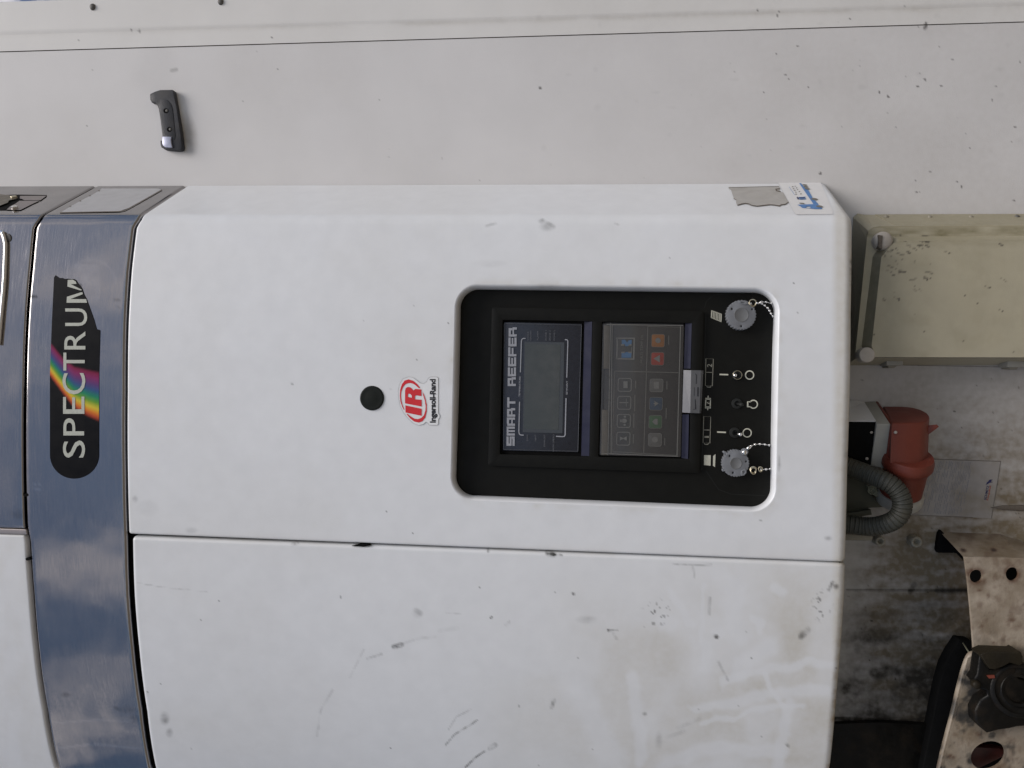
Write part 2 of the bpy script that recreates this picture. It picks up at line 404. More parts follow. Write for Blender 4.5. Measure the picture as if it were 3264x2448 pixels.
def glyphs(s, offset=0.0, spacing=1.0):
    cu = bpy.data.curves.new('t', 'FONT'); cu.body = s; cu.size = 1; cu.offset = offset; cu.space_character = spacing; cu.resolution_u = 4
    o = bpy.data.objects.new('t', cu); COL.objects.link(o); bpy.context.view_layer.update()
    me = o.to_mesh(); V = np.array([tuple(v.co) for v in me.vertices]); Fs = [tuple(p.vertices) for p in me.polygons]
    o.to_mesh_clear(); bpy.data.objects.remove(o); bpy.data.curves.remove(cu)
    return V[:, :2], Fs
def text(mb, s, a, b, h, surf, offset=0.0, spacing=1.0, upv=None):
    """a,b baseline start/end pixels, h cap height in pixels; letters' top points to image left"""
    V, Fs = glyphs(s, offset, spacing)
    a = np.array(a, float); b = np.array(b, float); d = b-a
    u = (V[:, 0]-V[:, 0].min())/(np.ptp(V[:, 0])); capV, _ = glyphs('H', offset)
    base = capV[:, 1].min(); v = (V[:, 1]-base)/np.ptp(capV[:, 1])
    if upv is None: upv = np.array([d[1], -d[0]])/np.hypot(*d)
    P = a+u[:, None]*d+v[:, None]*np.array(upv)*h
    mb.add(surf(P[:, 0], P[:, 1]), Fs); return mb
def frame_ring(q, r, wd): # outline centreline
    return rrect(q, r)
def fbm(x, y, s, seed=0, octv=4):
    out = 0; amp = 1; tot = 0
    for o in range(octv):
        X = x/s*2**o; Y = y/s*2**o; xi = np.floor(X); yi = np.floor(Y); fx = X-xi; fy = Y-yi
        fx = fx*fx*(3-2*fx); fy = fy*fy*(3-2*fy)
        def h(i, j):
            k = np.sin(i*127.1+j*311.7+seed*74.7+o*19.3)*43758.5453; return k-np.floor(k)
        out = out+amp*((h(xi, yi)*(1-fx)+h(xi+1, yi)*fx)*(1-fy)+(h(xi, yi+1)*(1-fx)+h(xi+1, yi+1)*fx)*fy); tot += amp; amp *= .5
    return out/tot
def stroke(px, py, pts, wd, soft=1.0):
    best = np.full(px.shape, 1e9)
    for (x0, y0), (x1, y1) in zip(pts[:-1], pts[1:]):
        dx, dy = x1-x0, y1-y0; L = dx*dx+dy*dy+1e-9
        t = np.clip(((px-x0)*dx+(py-y0)*dy)/L, 0, 1)
        best = np.minimum(best, np.hypot(px-x0-t*dx, py-y0-t*dy))
    return np.clip(1-(best-wd*0.5)/(wd*soft*0.5+1e-6), 0, 1)
def blob(px, py, cx, cy, rx, ry=None, rot=0):
    ry = ry or rx; c, s = math.cos(R(rot)), math.sin(R(rot)); dx, dy = px-cx, py-cy
    d = np.hypot((dx*c+dy*s)/rx, (-dx*s+dy*c)/ry); return np.clip(1.4-d*1.4, 0, 1)

# ------------------------------------------------------------------ grime maps (dirt lying on the surfaces, with some painted shade)
def grime_front(px, py):
    A = np.zeros((len(px), 3))
    big = fbm(px, py, 330, 3); med = fbm(px, py, 90, 5); sm = fbm(px, py*3, 60, 8)
    A[:, 0] += np.clip(big-0.45, 0, 1)*0.35
    low = np.clip((px-1500)/900, 0, 1)*np.clip((py-1700)/350, 0, 1)
    patch = np.clip((fbm(px, py, 230, 11, 3)-0.42)*5, 0, 1)
    A[:, 0] += low*(0.10+0.42*patch)
    wipes = [([(2300, 2180), (2420, 2140), (2560, 2115), (2660, 2118)], 22), ([(2210, 2255), (2380, 2225), (2540, 2200), (2660, 2210)], 26),
             ([(2230, 2310), (2400, 2262), (2560, 2250)], 14), ([(2135, 1880), (2170, 1925), (2190, 1985), (2205, 1985)], 20),
             ([(2235, 1860), (2235, 2130)], 10), ([(2290, 1830), (2345, 1880), (2330, 1930), (2350, 2020)], 50), ([(1850, 2200), (1905, 2330), (1960, 2448)], 60),
             ([(2020, 2150), (2035, 2300), (2040, 2420)], 28), ([(2400, 1970), (2425, 1990), (2420, 2015)], 18), ([(2470, 1870), (2500, 1885)], 25),
             ([(2520, 2240), (2500, 2350), (2480, 2448)], 30), ([(2440, 2150), (2460, 2200), (2500, 2260)], 14), ([(2280, 2005), (2292, 2015)], 26), ([(2120, 1985), (2130, 1990)], 40),
             ([(2360, 2150), (2380, 2100), (2460, 2060)], 40), ([(2250, 2050), (2240, 2130)], 30), ([(2100, 2448), (2300, 2380), (2500, 2400)], 30)]
    wx = px+(fbm(px, py, 60, 15)-.5)*40; wy = py+(fbm(px, py, 60, 16)-.5)*40
    for pts, wd in wipes: A[:, 0] *= 1-0.75*stroke(wx, wy, pts, wd*.8, 1.3)
    # lower lip of the door: rubbed dirt, plus a cream tint towards the edge
    lip = np.clip((px-2655)/50, 0, 1)
    A[:, 0] += lip*0.30*np.clip(med+0.1, 0, 1)+np.clip((px-2648)/22, 0, 1)*0.45*(px < 2800)
    A[:, 0] += np.clip((px-2640)/50, 0, 1)*np.clip((py-1830)/400, 0, 1)*np.clip((fbm(px*2, py, 40, 21)-0.3)*1.6, 0, 1)*0.9
    A[:, 2] += np.clip((px-2665+(py-1800)*0.06)/25, 0, 1)*np.clip((py-1830)/500, 0, 1)*np.clip((fbm(px, py, 22, 22)-0.5)*4, 0, 1)*0.8
    # hand smudges by the seam and on the main door
    for cx, cy, rx, ry, k in [(430, 1592, 12, 14, .45), (610, 1690, 24, 14, .22), (470, 1620, 40, 30, .12), (1745, 722, 30, 18, .30), (1725, 705, 12, 10, .3), (1560, 840, 60, 14, .18), (1750, 915, 90, 10, .4), (2355, 922, 12, 8, .8),
                              (525, 2290, 18, 26, .55), (540, 2335, 14, 18, .55), (470, 2210, 10, 8, .2), (1330, 1955, 20, 18, .2), (2484, 1478, 6, 30, .5), (2560, 2020, 16, 20, .35), (2665, 1870, 12, 12, .7), (2055, 2275, 10, 8, .5), (1870, 1975, 40, 16, .25), (2100, 2365, 14, 40, .25), (2640, 1715, 16, 10, .4), (2700, 1450, 10, 16, .4), (1960, 1400, 8, 8, .0)]:
        b = blob(px, py, cx, cy, rx, ry)*np.clip(sm*1.8-0.2, 0, 1); A[:, 1] += b*k
    dk = [([(1010, 2345), (1022, 2265), (1060, 2200)], 5, .22), ([(1115, 2160), (1140, 2110), (1160, 2070)], 4, .16), ([(1170, 2100), (1215, 2085)], 5, .30),
          ([(1255, 2062), (1280, 2055)], 9, .65), ([(1290, 2050), (1330, 2035), (1390, 2030)], 5, .15), ([(1400, 2010), (1460, 2002)], 8, .08), ([(1326, 1945), (1340, 1955)], 10, .2),
          ([(1430, 2325), (1455, 2285), (1500, 2262)], 3, .3), ([(1420, 2375), (1450, 2340), (1500, 2310), (1522, 2295)], 3.2, .6), ([(1484, 2446), (1515, 2415), (1545, 2395)], 3.4, .8), ([(1563, 2385), (1578, 2375)], 9, .8),
          ([(1748, 1765), (1790, 1770)], 5, .8), ([(1747, 1762), (1762, 1768)], 11, .8), ([(440, 1858), (520, 1872), (660, 1886)], 2, .25), ([(1420, 1952), (1470, 1958)], 2.5, .2), ([(1564, 1970), (1568, 1966)], 4, .8),
          ([(1612, 1992), (1624, 1982)], 5, .5), ([(1758, 2255), (1766, 2230)], 7, .5), ([(1938, 2010), (1968, 2008)], 4, .55), ([(1955, 2020), (1965, 2035)], 5, .4), ([(2282, 2029), (2284, 2030)], 8, 1),
          ([(2143, 1800), (2268, 1800)], 3, .4), ([(2210, 1805), (2212, 1840)], 3, .3), ([(2263, 1905), (2260, 1960)], 4, .3), ([(2290, 2110), (2320, 2168)], 5, .25), ([(2655, 1855), (2642, 1880)], 6, .7),
          ([(2553, 2030), (2575, 2008)], 11, .5), ([(2505, 2370), (2515, 2380)], 5, .8), ([(1556, 1750), (1556, 1758)], 5, .7), ([(1826, 1891), (1828, 1893)], 5, .8), ([(932, 1735), (948, 1732)], 7, .7), ([(1245, 1240), (1246, 1241)], 3, .2), ([(930, 1222), (932, 1224)], 5, .5),
          ([(1550, 720), (1580, 712)], 5, .25), ([(1730, 700), (1765, 722)], 6, .25), ([(1960, 712), (1970, 716)], 4, .25), ([(1480, 2430), (1600, 2440)], 2, .0), ([(2130, 2350), (2180, 2330)], 8, .15), ([(2160, 2320), (2230, 2290)], 8, .15)]
    rag = np.clip(fbm(px, py, 14, 31)*2.2-0.35, 0.15, 1)
    for pts, wd, k in dk: A[:, 1] += stroke(px, py, pts, wd, 1.2)*k*rag
    # speckle
    for _ in range(75):
        cx, cy = rng.uniform(430, 2700), rng.uniform(700, 2448)
        if cy > 1750 or rng.random() < 0.3: A[:, 1] += (np.hypot(px-cx, py-cy) < rng.uniform(1.5, 3.2))*rng.uniform(.25, .8)
    sp = (fbm(px, py, 6, 41, 1) > 0.80)
    A[:, 1] += sp*0.7*(blob(px, py, 2090, 1960, 70, 50, -35)+blob(px, py, 2620, 1930, 40, 60))
    seam = 1703+0.0395*(px-420)
    A[:, 0] += np.exp(-np.abs(py-seam)/9)*np.clip(fbm(px*.5, py, 50, 17)*1.8-.5, 0, 1)*0.45+np.exp(-np.maximum(px-405, 0)/10)*np.clip(fbm(px, py*.4, 40, 18)*1.8-.6, 0, 1)*0.4*(px < 520)
    u_, v_ = ap(H, px, py); s_, _, _ = rr_sd(u_, v_, 22.); A[:, 0] += np.exp(-np.abs(s_)/12)*np.clip(fbm(px, py, 45, 19)*2-.9, 0, 1)*0.5
    A[:, 1] += stroke(px, py, [(2716, 832), (2716, 905)], 9)*np.clip(fbm(px, py*2, 14, 23)*2.6-.7, 0, 1)*.7
    return np.clip(A, 0, 1)
def grime_shade_wall(px, py):
    A = np.zeros((len(px), 3))
    A[:, 0] += np.clip(fbm(px, py, 260, 51)-0.4, 0, 1)*0.16 + np.clip((px-1400)/1800, 0, 1)*0.16
    low = np.clip((px-2650)/150, 0, 1)*np.clip((py-1150)/600, 0, 1)
    stre = fbm(px*0.25, py, 26, 52)
    A[:, 0] += low*(0.38+0.95*np.clip(stre-0.3, 0, 1))+np.clip((px-2700)/200, 0, 1)*np.clip((py-1000)/200, 0, 1)*0.22
    heavy = np.clip((py-1720)/420, 0, 1)*np.clip((px-2600)/100, 0, 1)  # real grime, with the shade under the unit painted into it
    dr = fbm(px*.35, py, 70, 53); A[:, 1] += heavy*(0.42+0.6*np.clip((dr-0.38)*3, 0, 1)+0.25*np.clip((fbm(px, py, 30, 54)-.5)*3, 0, 1))
    A[:, 1] += np.clip((px-2850)/200, 0, 1)*np.clip((py-1850)/300, 0, 1)*0.35+np.clip((py-2050)/350, 0, 1)*0.4*(px > 2600)
    for pts, wd, k in [([(2915, 1990), (2955, 2018), (3010, 2022), (3060, 1985)], 12, .5), ([(2870, 1780), (2900, 1850)], 60, .35), ([(2760, 2010), (2820, 1960)], 5, .3), ([(2740, 2410), (2830, 2400)], 7, .6), ([(2690, 2445), (2760, 2430), (2790, 2440)], 4, .4)]:
        A[:, 1] *= 1-k*stroke(px, py, pts, wd, 0.8)
    for pts, wd, k in [([(2790, 2145), (2830, 2136), (2860, 2138)], 20, .35), ([(2700, 1880), (3080, 1882)], 4, .5), ([(2990, 1882), (3080, 1882)], 12, .5), ([(2660, 2290), (2900, 2300), (3000, 2280)], 6, .8), ([(2902, 1887), (2915, 1862)], 10, .5)]:
        A[:, 1] += k*stroke(px, py, pts, wd, 1.2)
    # flies and stone chips
    flies = [(1722, 281), (1408, 505), (560, 320), (2435, 295), (2615, 553), (2803, 294), (2925, 275), (2949, 253), (3001, 273), (2543, 147), (3235, 404), (3092, 472), (2921, 612), (2831, 308), (3251, 197), (3036, 188), (3163, 319),
             (2413, 33), (2478, 50), (2482, 38), (2710, 60), (445, 99), (420, 97), (868, 121), (250, 130), (293, 222), (887, 221), (2340, 227), (2504, 239), (2475, 173), (2513, 252), (2575, 278), (3050, 580), (3065, 595), (3232, 640), (2965, 548), (2918, 575)]
    rad = [4.2, 2, 2, 3, 4, 4, 4, 4.5, 3.4, 2.5, 3.4, 3.4, 2.5, 4, 3, 3, 3, 3.4, 5, 3, 2.6, 5, 2.6, 2.6, 2, 2, 2, 2, 3, 2.5, 2, 2, 2.6, 3, 3, 2.4, 2.6]
    for (cx, cy), r_ in zip(flies, rad): A[:, 1] += np.clip(r_*.85+1-np.hypot(px-cx, (py-cy)), 0, 1)*0.75
    for _ in range(75):
        cx, cy = rng.uniform(0, 3264), rng.uniform(0, 640)
        if rng.random() < 0.25+0.75*(cx/3264)**2:
            A[:, 1] += np.clip(rng.uniform(0.9, 2.1)+1-np.hypot(px-cx, py-cy), 0, 1)*rng.uniform(.2, .65)
    for _ in range(90):
        cx, cy = rng.uniform(2700, 3264), rng.uniform(1150, 2200)
        A[:, 1] += np.clip(rng.uniform(1.2, 2.6)+1-np.hypot(px-cx, py-cy), 0, 1)*rng.uniform(.3, .8)
    A[:, 1] += stroke(px, py, [(548, 225), (562, 222)], 8)*0.3+stroke(px, py, [(2950, 75), (2948, 92)], 8)*0.8*np.clip(fbm(px, py, 8, 3)*2-.4, 0, 1)
    for _ in range(26):
        cx, cy = rng.uniform(1500, 3264), rng.uniform(30, 560); A[:, 1] += blob(px, py, cx, cy, rng.uniform(8, 26), rng.uniform(5, 14))*0.06
    # rubber mark left around the hook
    A[:, 0] += blob(px, py, 600, 430, 34, 80, -8)*0.5
    A[:, 1] += stroke(px, py, [(500, 190), (480, 240)], 60, 1.5)*0.05
    return np.clip(A, 0, 1)
def grime_post(px, py):
    A = grime_shade_wall(px, py)
    edge = 112-(px)*0.0285
    A[:, 0] += np.exp(-((py-edge)/9)**2)*np.clip(fbm(px*.3, py, 40, 61)*1.6-0.35, 0, 1)*np.clip((px)/1500+0.3, 0, 1)*0.32
    return np.clip(A, 0, 1)
def grime_band(px, py):
    A = np.zeros((len(px), 3))
    for cx, cy, rx, ry, k in [(372, 2258, 10, 9, .6), (400, 2262, 40, 14, .3), (208, 2214, 22, 10, .3), (425, 2290, 20, 20, .3), (60, 1640, 30, 20, .3)]:
        A[:, 1] += blob(px, py, cx, cy, rx, ry)*k*np.clip(fbm(px, py, 12, 71)*2-.3, 0, 1)
    A[:, 0] += ((np.abs(np.hypot(px-118, py-1551)-11) < 2.5)*0.3)
    # glue ghost left where the badge tore off
    r_ = np.hypot((px-290), (py-905)); A[:, 0] += np.clip(fbm(px, py, 25, 72)*1.5-.4, 0, 1)*((py > 840)*(py < 1050)*(px > 235)*(px < 318))*0.30
    A[:, 0] += (np.abs(r_-78) < 5)*0.10*(py < 905)
    A[:, 1] += stroke(px, py, [(258, 909), (270, 911)], 2)*.8+stroke(px, py, [(365, 958), (380, 958)], 3)*.5+stroke(px, py, [(365, 975), (378, 977)], 3)*.5+stroke(px, py, [(98, 944), (116, 944)], 2)*.7
    A[:, 0] += stroke(px, py, [(170, 2305), (300, 2296), (430, 2298)], 5)*.15+stroke(px, py, [(180, 2385), (300, 2372), (450, 2385)], 5)*.2
    return np.clip(A, 0, 1)

# ------------------------------------------------------------------ ground
g = mk('ground', [(-30, -30, 0), (30, -30, 0), (30, 30, 0), (-30, 30, 0)], [(0, 1, 2, 3)], 'ground'); tag(g, kind='structure')

# ------------------------------------------------------------------ trailer front wall
def grid_from_px(x0, x1, nx, ylo, yhi, ny, y, surf=None):
    """grid in pixels; ylo(x), yhi(x)"""
    xs = np.linspace(x0, x1, nx); V = []; 
    a = np.linspace(0, 1, ny)
    X = np.repeat(xs, ny); lo = np.array([ylo(x) for x in xs]); hi = np.array([yhi(x) for x in xs])
    Y = (lo[:, None]*(1-a)+hi[:, None]*a).ravel()
    P = (surf or surfW(y))(X, Y)
    f = [(i*ny+j, i*ny+j+1, (i+1)*ny+j+1, (i+1)*ny+j) for i in range(nx-1) for j in range(ny-1)]
    return P, f, X, Y
JA, JB = (0.0, 165.5), (3264.0, 70.0)
joint = lambda x: JA[1]+(JB[1]-JA[1])*x/3264
wall = thing('trailer_wall', (0.2, WALL, 0), 'off white trailer front wall speckled with stone chips behind the refrigeration unit', 'trailer wall')
P, f, X, Y = grid_from_px(-260, 3420, 830, lambda x: joint(x)+1.6, lambda x: 700, 135, WALL)
mk('wall_panel', P, f, 'wall', wall, attr=grime_shade_wall(X, Y))
P, f, X, Y = grid_from_px(2560, 3420, 200, lambda x: 700, lambda x: 2560, 430, WALL)
lw = mk('wall_panel', P, f, 'wall', wall, attr=grime_shade_wall(X, Y)); tag(lw, 'grimy lower part of the wall under the unit')
P, f, X, Y = grid_from_px(-260, 2560, 60, lambda x: 700, lambda x: 2560, 60, WALL)
mk('wall_panel', P, f, 'wall', wall, attr=grime_shade_wall(X, Y))
# corner post: two planes with a soft crease, 1 mm proud, and its outer edge turning back
crease = lambda x: 112-x*0.0285
outer = lambda x: 9-x*0.032
P, f, X, Y = grid_from_px(-260, 3420, 700, lambda x: outer(x), lambda x: joint(x)-1.6, 34, WALL-0.001)
P = P.copy(); cz = np.array([crease(x) for x in X]); t_ = np.clip((cz-Y)/12, 0, 1)
P[:, 1] -= t_*0.0012
n0 = len(P); ny = 34
idx = [i*ny for i in range(700)]
back = P[idx]+np.array([0.0, 0.10, 0]); lip = P[idx]+np.array([0.0025, 0.003, 0])
P2 = np.vstack([P, lip, back]); f2 = list(f)
for i in range(699): f2 += [(idx[i], idx[i+1], n0+i+1, n0+i), (n0+i, n0+i+1, n0+700+i+1, n0+700+i)]
X2 = np.concatenate([X, X[idx], X[idx]]); Y2 = np.concatenate([Y, Y[idx], Y[idx]])
mk('corner_post', P2, f2, 'post', wall, attr=grime_post(X2, Y2))
mb = MB(); line(mb, [(-260, joint(-260)), (3420, joint(3420))], 8, surfW(WALL+0.004)); mb.obj('sealant_strip', 'torn', wall)
for cx, cy in ((295, 22), (703, 5)):
    c_ = W(cx, cy, WALL-0.003)
    v, ff = lathe(c_, (0, -1, 0), [(-0.003, 0.0062), (0.0, 0.0062), (0.0022, 0.005), (0.0032, 0.0025), (0.0034, 0.0005)], 20)
    v = np.array(v); v[:, 2] = c_[2]+(v[:, 2]-c_[2])*0.85
    mk('rivet', v, ff, 'rivet', wall, True)
# data sticker
stq = [(2905, 1461), (3191, 1470), (3161, 1652), (2860, 1640)]
mb = MB(); sheet(mb, stq, surfW(WALL-0.0007))
m_ds = mat('faded_data_sticker', (0.31, 0.288, 0.265), 0.5, noise=0.06, nscale=60, mottle=0.6, mcol=(0.21, 0.18, 0.13), mscale=25)
ds = mb.obj('data_sticker', m_ds, wall)
mb = MB()
def sq(u, v):
    a, b, c, d = [np.array(p, float) for p in stq]; p = (a*(1-u)+b*u)*(1-v)+(d*(1-u)+c*u)*v; return tuple(p)
random.seed(8)
for i in range(34):
    u = 0.10+0.58*i/33
    v0 = 0.03
    while v0 < 0.93:
        L = random.uniform(0.05, 0.22)
        if random.random() < 0.70: line(mb, [sq(u, v0), sq(u, min(v0+L, .96))], random.choice([1.0, 1.3, 1.7]), surfW(WALL-0.0011))
        v0 += L+random.uniform(.01, .04)
mb.obj('printed_table', 'faint', ds)
mb = MB(); line(mb, [sq(0, .004), sq(1, .004)], 1.6, surfW(WALL-0.0011)); line(mb, [sq(.996, 0), sq(.996, 1)], 1.0, surfW(WALL-0.0011)); line(mb, [sq(0, .996), sq(.8, .996)], 1.0, surfW(WALL-0.0011))
mb.obj('sticker_edge', 'torn', ds)
mb = MB(); z6 = lambda p: Z(3050, 1450, .12056, p)
a_, b_ = z6([(775, 1195), (855, 815)]); text(mb, 'SCHMITZ', a_, b_, 7.4, surfW(WALL-0.0011), 0.02)
sheet(mb, z6([(755, 785), (785, 785), (820, 770), (860, 740), (945, 722), (945, 710), (905, 708), (912, 680), (948, 665), (940, 655), (890, 650), (850, 665), (825, 705), (795, 725), (780, 772)]), surfW(WALL-0.0012))
mb.obj('maker_logo', 'navy', ds)
mb = MB(); a_, b_ = z6([(825, 1195), (905, 825)]); text(mb, 'Cargobull', a_, b_, 5.0, surfW(WALL-0.0011), 0.02)
line(mb, z6([(790, 1197), (828, 1193)]), 1.5, surfW(WALL-0.0011)); line(mb, z6([(850, 822), (905, 822)]), 1.5, surfW(WALL-0.0011))
mb.obj('maker_logo', 'ored', ds)
# groove pressed in wall right of sticker, its shade drawn as a dark strip
v, ff = prism([(3160, 1618), (3200, 1612), (3300, 1610), (3300, 1632), (3200, 1626)], WALL-0.004, WALL+0.002, bev=0.002)
mk('groove_shade', v, ff, 'torn', wall, True)

# ------------------------------------------------------------------ refrigeration unit
unit = thing('refrigeration_unit', (0.0, 0.1, 1.0), 'white and brushed steel trailer refrigeration unit with a black control panel', 'refrigeration unit')
def zcurve(pts):
    """pixel edge points -> z as function of plan parameter t"""
    P = U(np.array([p[0] for p in pts], float), np.array([p[1] for p in pts], float))
    o = np.argsort(P[:, 0]); return P[o, 0], P[o, 2]
Ledge = [(128, 700), (113, 726), (102, 839), (87, 1027), (80, 1253), (79, 1480), (84, 1675), (94, 1729), (106, 1900), (121, 2071), (150, 2271), (186, 2448)]
Redge = [(440, 700), (426, 726), (410, 860), (400, 1027), (397, 1250), (397.5, 1500), (403, 1710), (409, 1900), (424, 2071), (450, 2271), (478, 2448)]
zl = zcurve(Ledge); zr = zcurve(Redge)
zb_ = zcurve([(2722, 720), (2719, 1000), (2716, 1250), (2708, 1500), (2700, 1795), (2698, 1894), (2687, 2061), (2673, 2219), (2652, 2444)])
print('band top z', zl[1].round(4)); print('band bottom z', zr[1].round(4)); print('unit bottom z', zb_[1].round(4))
ZT, ZR_ = float(np.median(zl[1])), float(np.median(zr[1]))
ZB = float(np.median(zb_[1]))
def zfun(c, blend=1.0):
    return lambda t: np.interp(np.minimum(t, c[0][-1]), c[0], c[1])
zlf, zrf, zbf = zfun(zl), zfun(zr), zfun(zb_)
def panel(name, m, tlo, thi, zlo, zhi, r=(0.003, 0.003, 0.003, 0.003), skirt=0.014, step=0.005, hole=None, off=0.0, attrfn=None, cull=None, z_step=None):
    """shell following the plan curve. tlo/thi functions of z, zlo/zhi functions of t; r = rounding at tlo, thi, zlo, zhi"""
    tl_, th_ = tlo(ZB), thi(ZB); z0, z1 = float(zlo(0.)), float(zhi(0.))
    def offs(L, ra, rb, st):
        ks = [0, .12, .3, .55, .8]
        a = [ra*k for k in ks]; b = [L-rb*k for k in ks][::-1]
        mid = list(np.linspace(ra, L-rb, max(2, int((L-ra-rb)/st)+1)))
        return np.array(a+mid+b)
    ot = offs(th_-tl_, r[0], r[1], step); oz = offs(z1-z0, r[2], r[3], z_step or step)
    if cull is not None:  # refine around rounded plan corner
        extra = np.linspace(T0-tl_, T1-tl_, 10); ot = np.unique(np.concatenate([ot, extra]))
    ft = ot/(th_-tl_); fz = oz/(z1-z0)
    # add skirt rows
    ft_ = np.concatenate([[0], ft, [1]]); fz_ = np.concatenate([[0], fz, [1]])
    skt = np.concatenate([[1], np.zeros(len(ft)), [1]]); skz = np.concatenate([[1], np.zeros(len(fz)), [1]])
    FT, FZ = np.meshgrid(ft_, fz_, indexing='ij'); SK = np.maximum.outer(skt, skz)
    # z first guess, then t
    zz = z0+(z1-z0)*FZ
    tL, tH = np.vectorize(tlo)(zz), np.vectorize(thi)(zz)
    T = tL+(tH-tL)*FT
    ZLO, ZHI = zlo(T), zhi(T)
    ZZ = ZLO+(ZHI-ZLO)*FZ
    ex = np.zeros_like(T); rr = np.full_like(T, 1e-6)
    dtl, dth, dzl, dzh = (T-tL), (tH-T), (ZZ-ZLO), (ZHI-ZZ)
    def amt(d, r_): return np.clip(1-d/r_, 0, 1) if r_ > 0 else np.zeros_like(d)
    a, b, c, d = amt(dtl, r[0]), amt(dth, r[1]), amt(dzl, r[2]), amt(dzh, r[3])
    qa = np.maximum(a, b); qc = np.maximum(c, d); q = np.hypot(qa, qc)
    ra = np.where(a > b, r[0], r[1]); rc = np.where(c > d, r[2], r[3])
    sc = np.where(q > 1, 1/np.maximum(q, 1e-6), 1)
    sgt = np.where(a > b, 1, -1); sgz = np.where(c > d, 1, -1)
    T = T+sgt*ra*qa*(1-sc); ZZ = ZZ+sgz*rc*qc*(1-sc)
    q = np.minimum(q, 1)
    rad = np.where(qa >= qc, ra, rc)
    dep = rad*(1-np.sqrt(np.maximum(0, 1-q*q)))
    dep = np.where(SK > 0, dep+skirt, dep)+off
    x, y = plan(T); nx_, ny_ = plan_n(T)
    Pv = np.stack([x-nx_*dep, y-ny_*dep, ZZ], -1)
    nI, nJ = T.shape; V = Pv.reshape(-1, 3)
    px, py = proj(V)
    keep = None
    if hole is not None:
        ins, snap = hole
        s = snap(px, py)          # returns signed distance (px) and snapped pixel positions
        sdist, qx, qy = s
        near = np.abs(sdist) < 4.6
        front = (SK.ravel() == 0)
        mv = near & front
        V[mv] = U(qx[mv], qy[mv], off)
        sdist = np.where(mv, 0, sdist)
        keep = lambda idxs: sum(sdist[list(idxs)])/4 > 0.6 or min(sdist[list(idxs)]) >= 0 and max(sdist[list(idxs)]) > 0.1
    fs = []
    for i in range(nI-1):
        for j in range(nJ-1):
            q4 = (i*nJ+j, (i+1)*nJ+j, (i+1)*nJ+j+1, i*nJ+j+1)
            if keep is None or keep(q4): fs.append(q4)
    return V, fs, px, py
def tline(p, q):
    a = U(*p); b = U(*q)
    return lambda z: float(a[0]+(b[0]-a[0])*(z-a[2])/(b[2]-a[2]))
# seam between door and left panel
seam_up = tline((420, 1703), (2700, 1793)); seam_lo = tline((420, 1711.5), (2700, 1797))
print('seam x', seam_up(ZB), seam_up(ZR_), 'XC', XC, 'XB', XB, 'YC', YC)
# --- recess outline (inner, black edge) as homography
IQ = [(1467, 921), (2470, 933), (2456, 1618), (1451, 1577)]
def homog(src, dst):
    A = []; b = []
    for (x, y), (u, v) in zip(src, dst):
        A += [[x, y, 1, 0, 0, 0, -u*x, -u*y], [0, 0, 0, x, y, 1, -v*x, -v*y]]; b += [u, v]
    h = np.linalg.solve(np.array(A, float), np.array(b, float)); return np.append(h, 1).reshape(3, 3)
RW, RH, RR = 1003., 672., 62.
H = homog(IQ, [(0, 0), (RW, 0), (RW, RH), (0, RH)]); Hi = np.linalg.inv(H)
def ap(Hm, x, y):
    d = Hm[2, 0]*x+Hm[2, 1]*y+Hm[2, 2]; return (Hm[0, 0]*x+Hm[0, 1]*y+Hm[0, 2])/d, (Hm[1, 0]*x+Hm[1, 1]*y+Hm[1, 2])/d
def rr_sd(u, v, o=0.0):
    cx, cy = RW/2, RH/2; hx, hy = RW/2-RR, RH/2-RR
    dx = np.abs(u-cx)-hx; dy = np.abs(v-cy)-hy
    qx, qy = np.maximum(dx, 0), np.maximum(dy, 0); L = np.hypot(qx, qy)
    sd_ = L+np.minimum(np.maximum(dx, dy), 0)-RR-o
    gx = np.where(L > 1e-6, qx/np.maximum(L, 1e-6), (dx > dy)*1.0)*np.sign(u-cx)
    gy = np.where(L > 1e-6, qy/np.maximum(L, 1e-6), (dy >= dx)*1.0)*np.sign(v-cy)
    return sd_, gx, gy
HO = 17.5
def hole_fn(px, py):
    u, v = ap(H, px, py); s, gx, gy = rr_sd(u, v, HO)
    qx, qy = ap(Hi, u-gx*s, v-gy*s); return s, qx, qy
V, fs, px, py = panel('door', 'door', seam_up, lambda z: TEND, zbf, lambda t: zrf(t)-0.004, r=(0.004, 0.002, 0.013, 0.004), skirt=0.018, step=0.0022, hole=(None, hole_fn), attrfn=None, cull=1)
mbd = MB(); V = list(map(tuple, V)); base = len(V)
na = 200
def rr_loop(o, n=na):
    """closed loop at offset o from the inner rounded outline, in photo pixels"""
    out = []; cx, cy = RW/2, RH/2
    R_ = RR+o; w_, h_ = RW/2-RR, RH/2-RR
    segs = []
    per = 2*(2*w_+2*h_)+2*math.pi*R_ if False else None
    corners = [(cx+w_, cy+h_, 0), (cx-w_, cy+h_, 90), (cx-w_, cy-h_, 180), (cx+w_, cy-h_, 270)]
    k = n//4
    for i, (ax_, ay_, a0) in enumerate(corners):
        for j in range(k//2):
            a = R(a0+90*j/(k//2-1)); out.append((ax_+R_*math.cos(a), ay_+R_*math.sin(a)))
        nx_ = corners[(i+1) % 4]; p = out[-1]; a = R(nx_[2]); q = (nx_[0]+R_*math.cos(a), nx_[1]+R_*math.sin(a))
        for j in range(k-k//2):
            t = (j+1)/(k-k//2+1); out.append((p[0]+(q[0]-p[0])*t, p[1]+(q[1]-p[1])*t))
    u = np.array(out); return ap(Hi, u[:, 0], u[:, 1])
rows = []
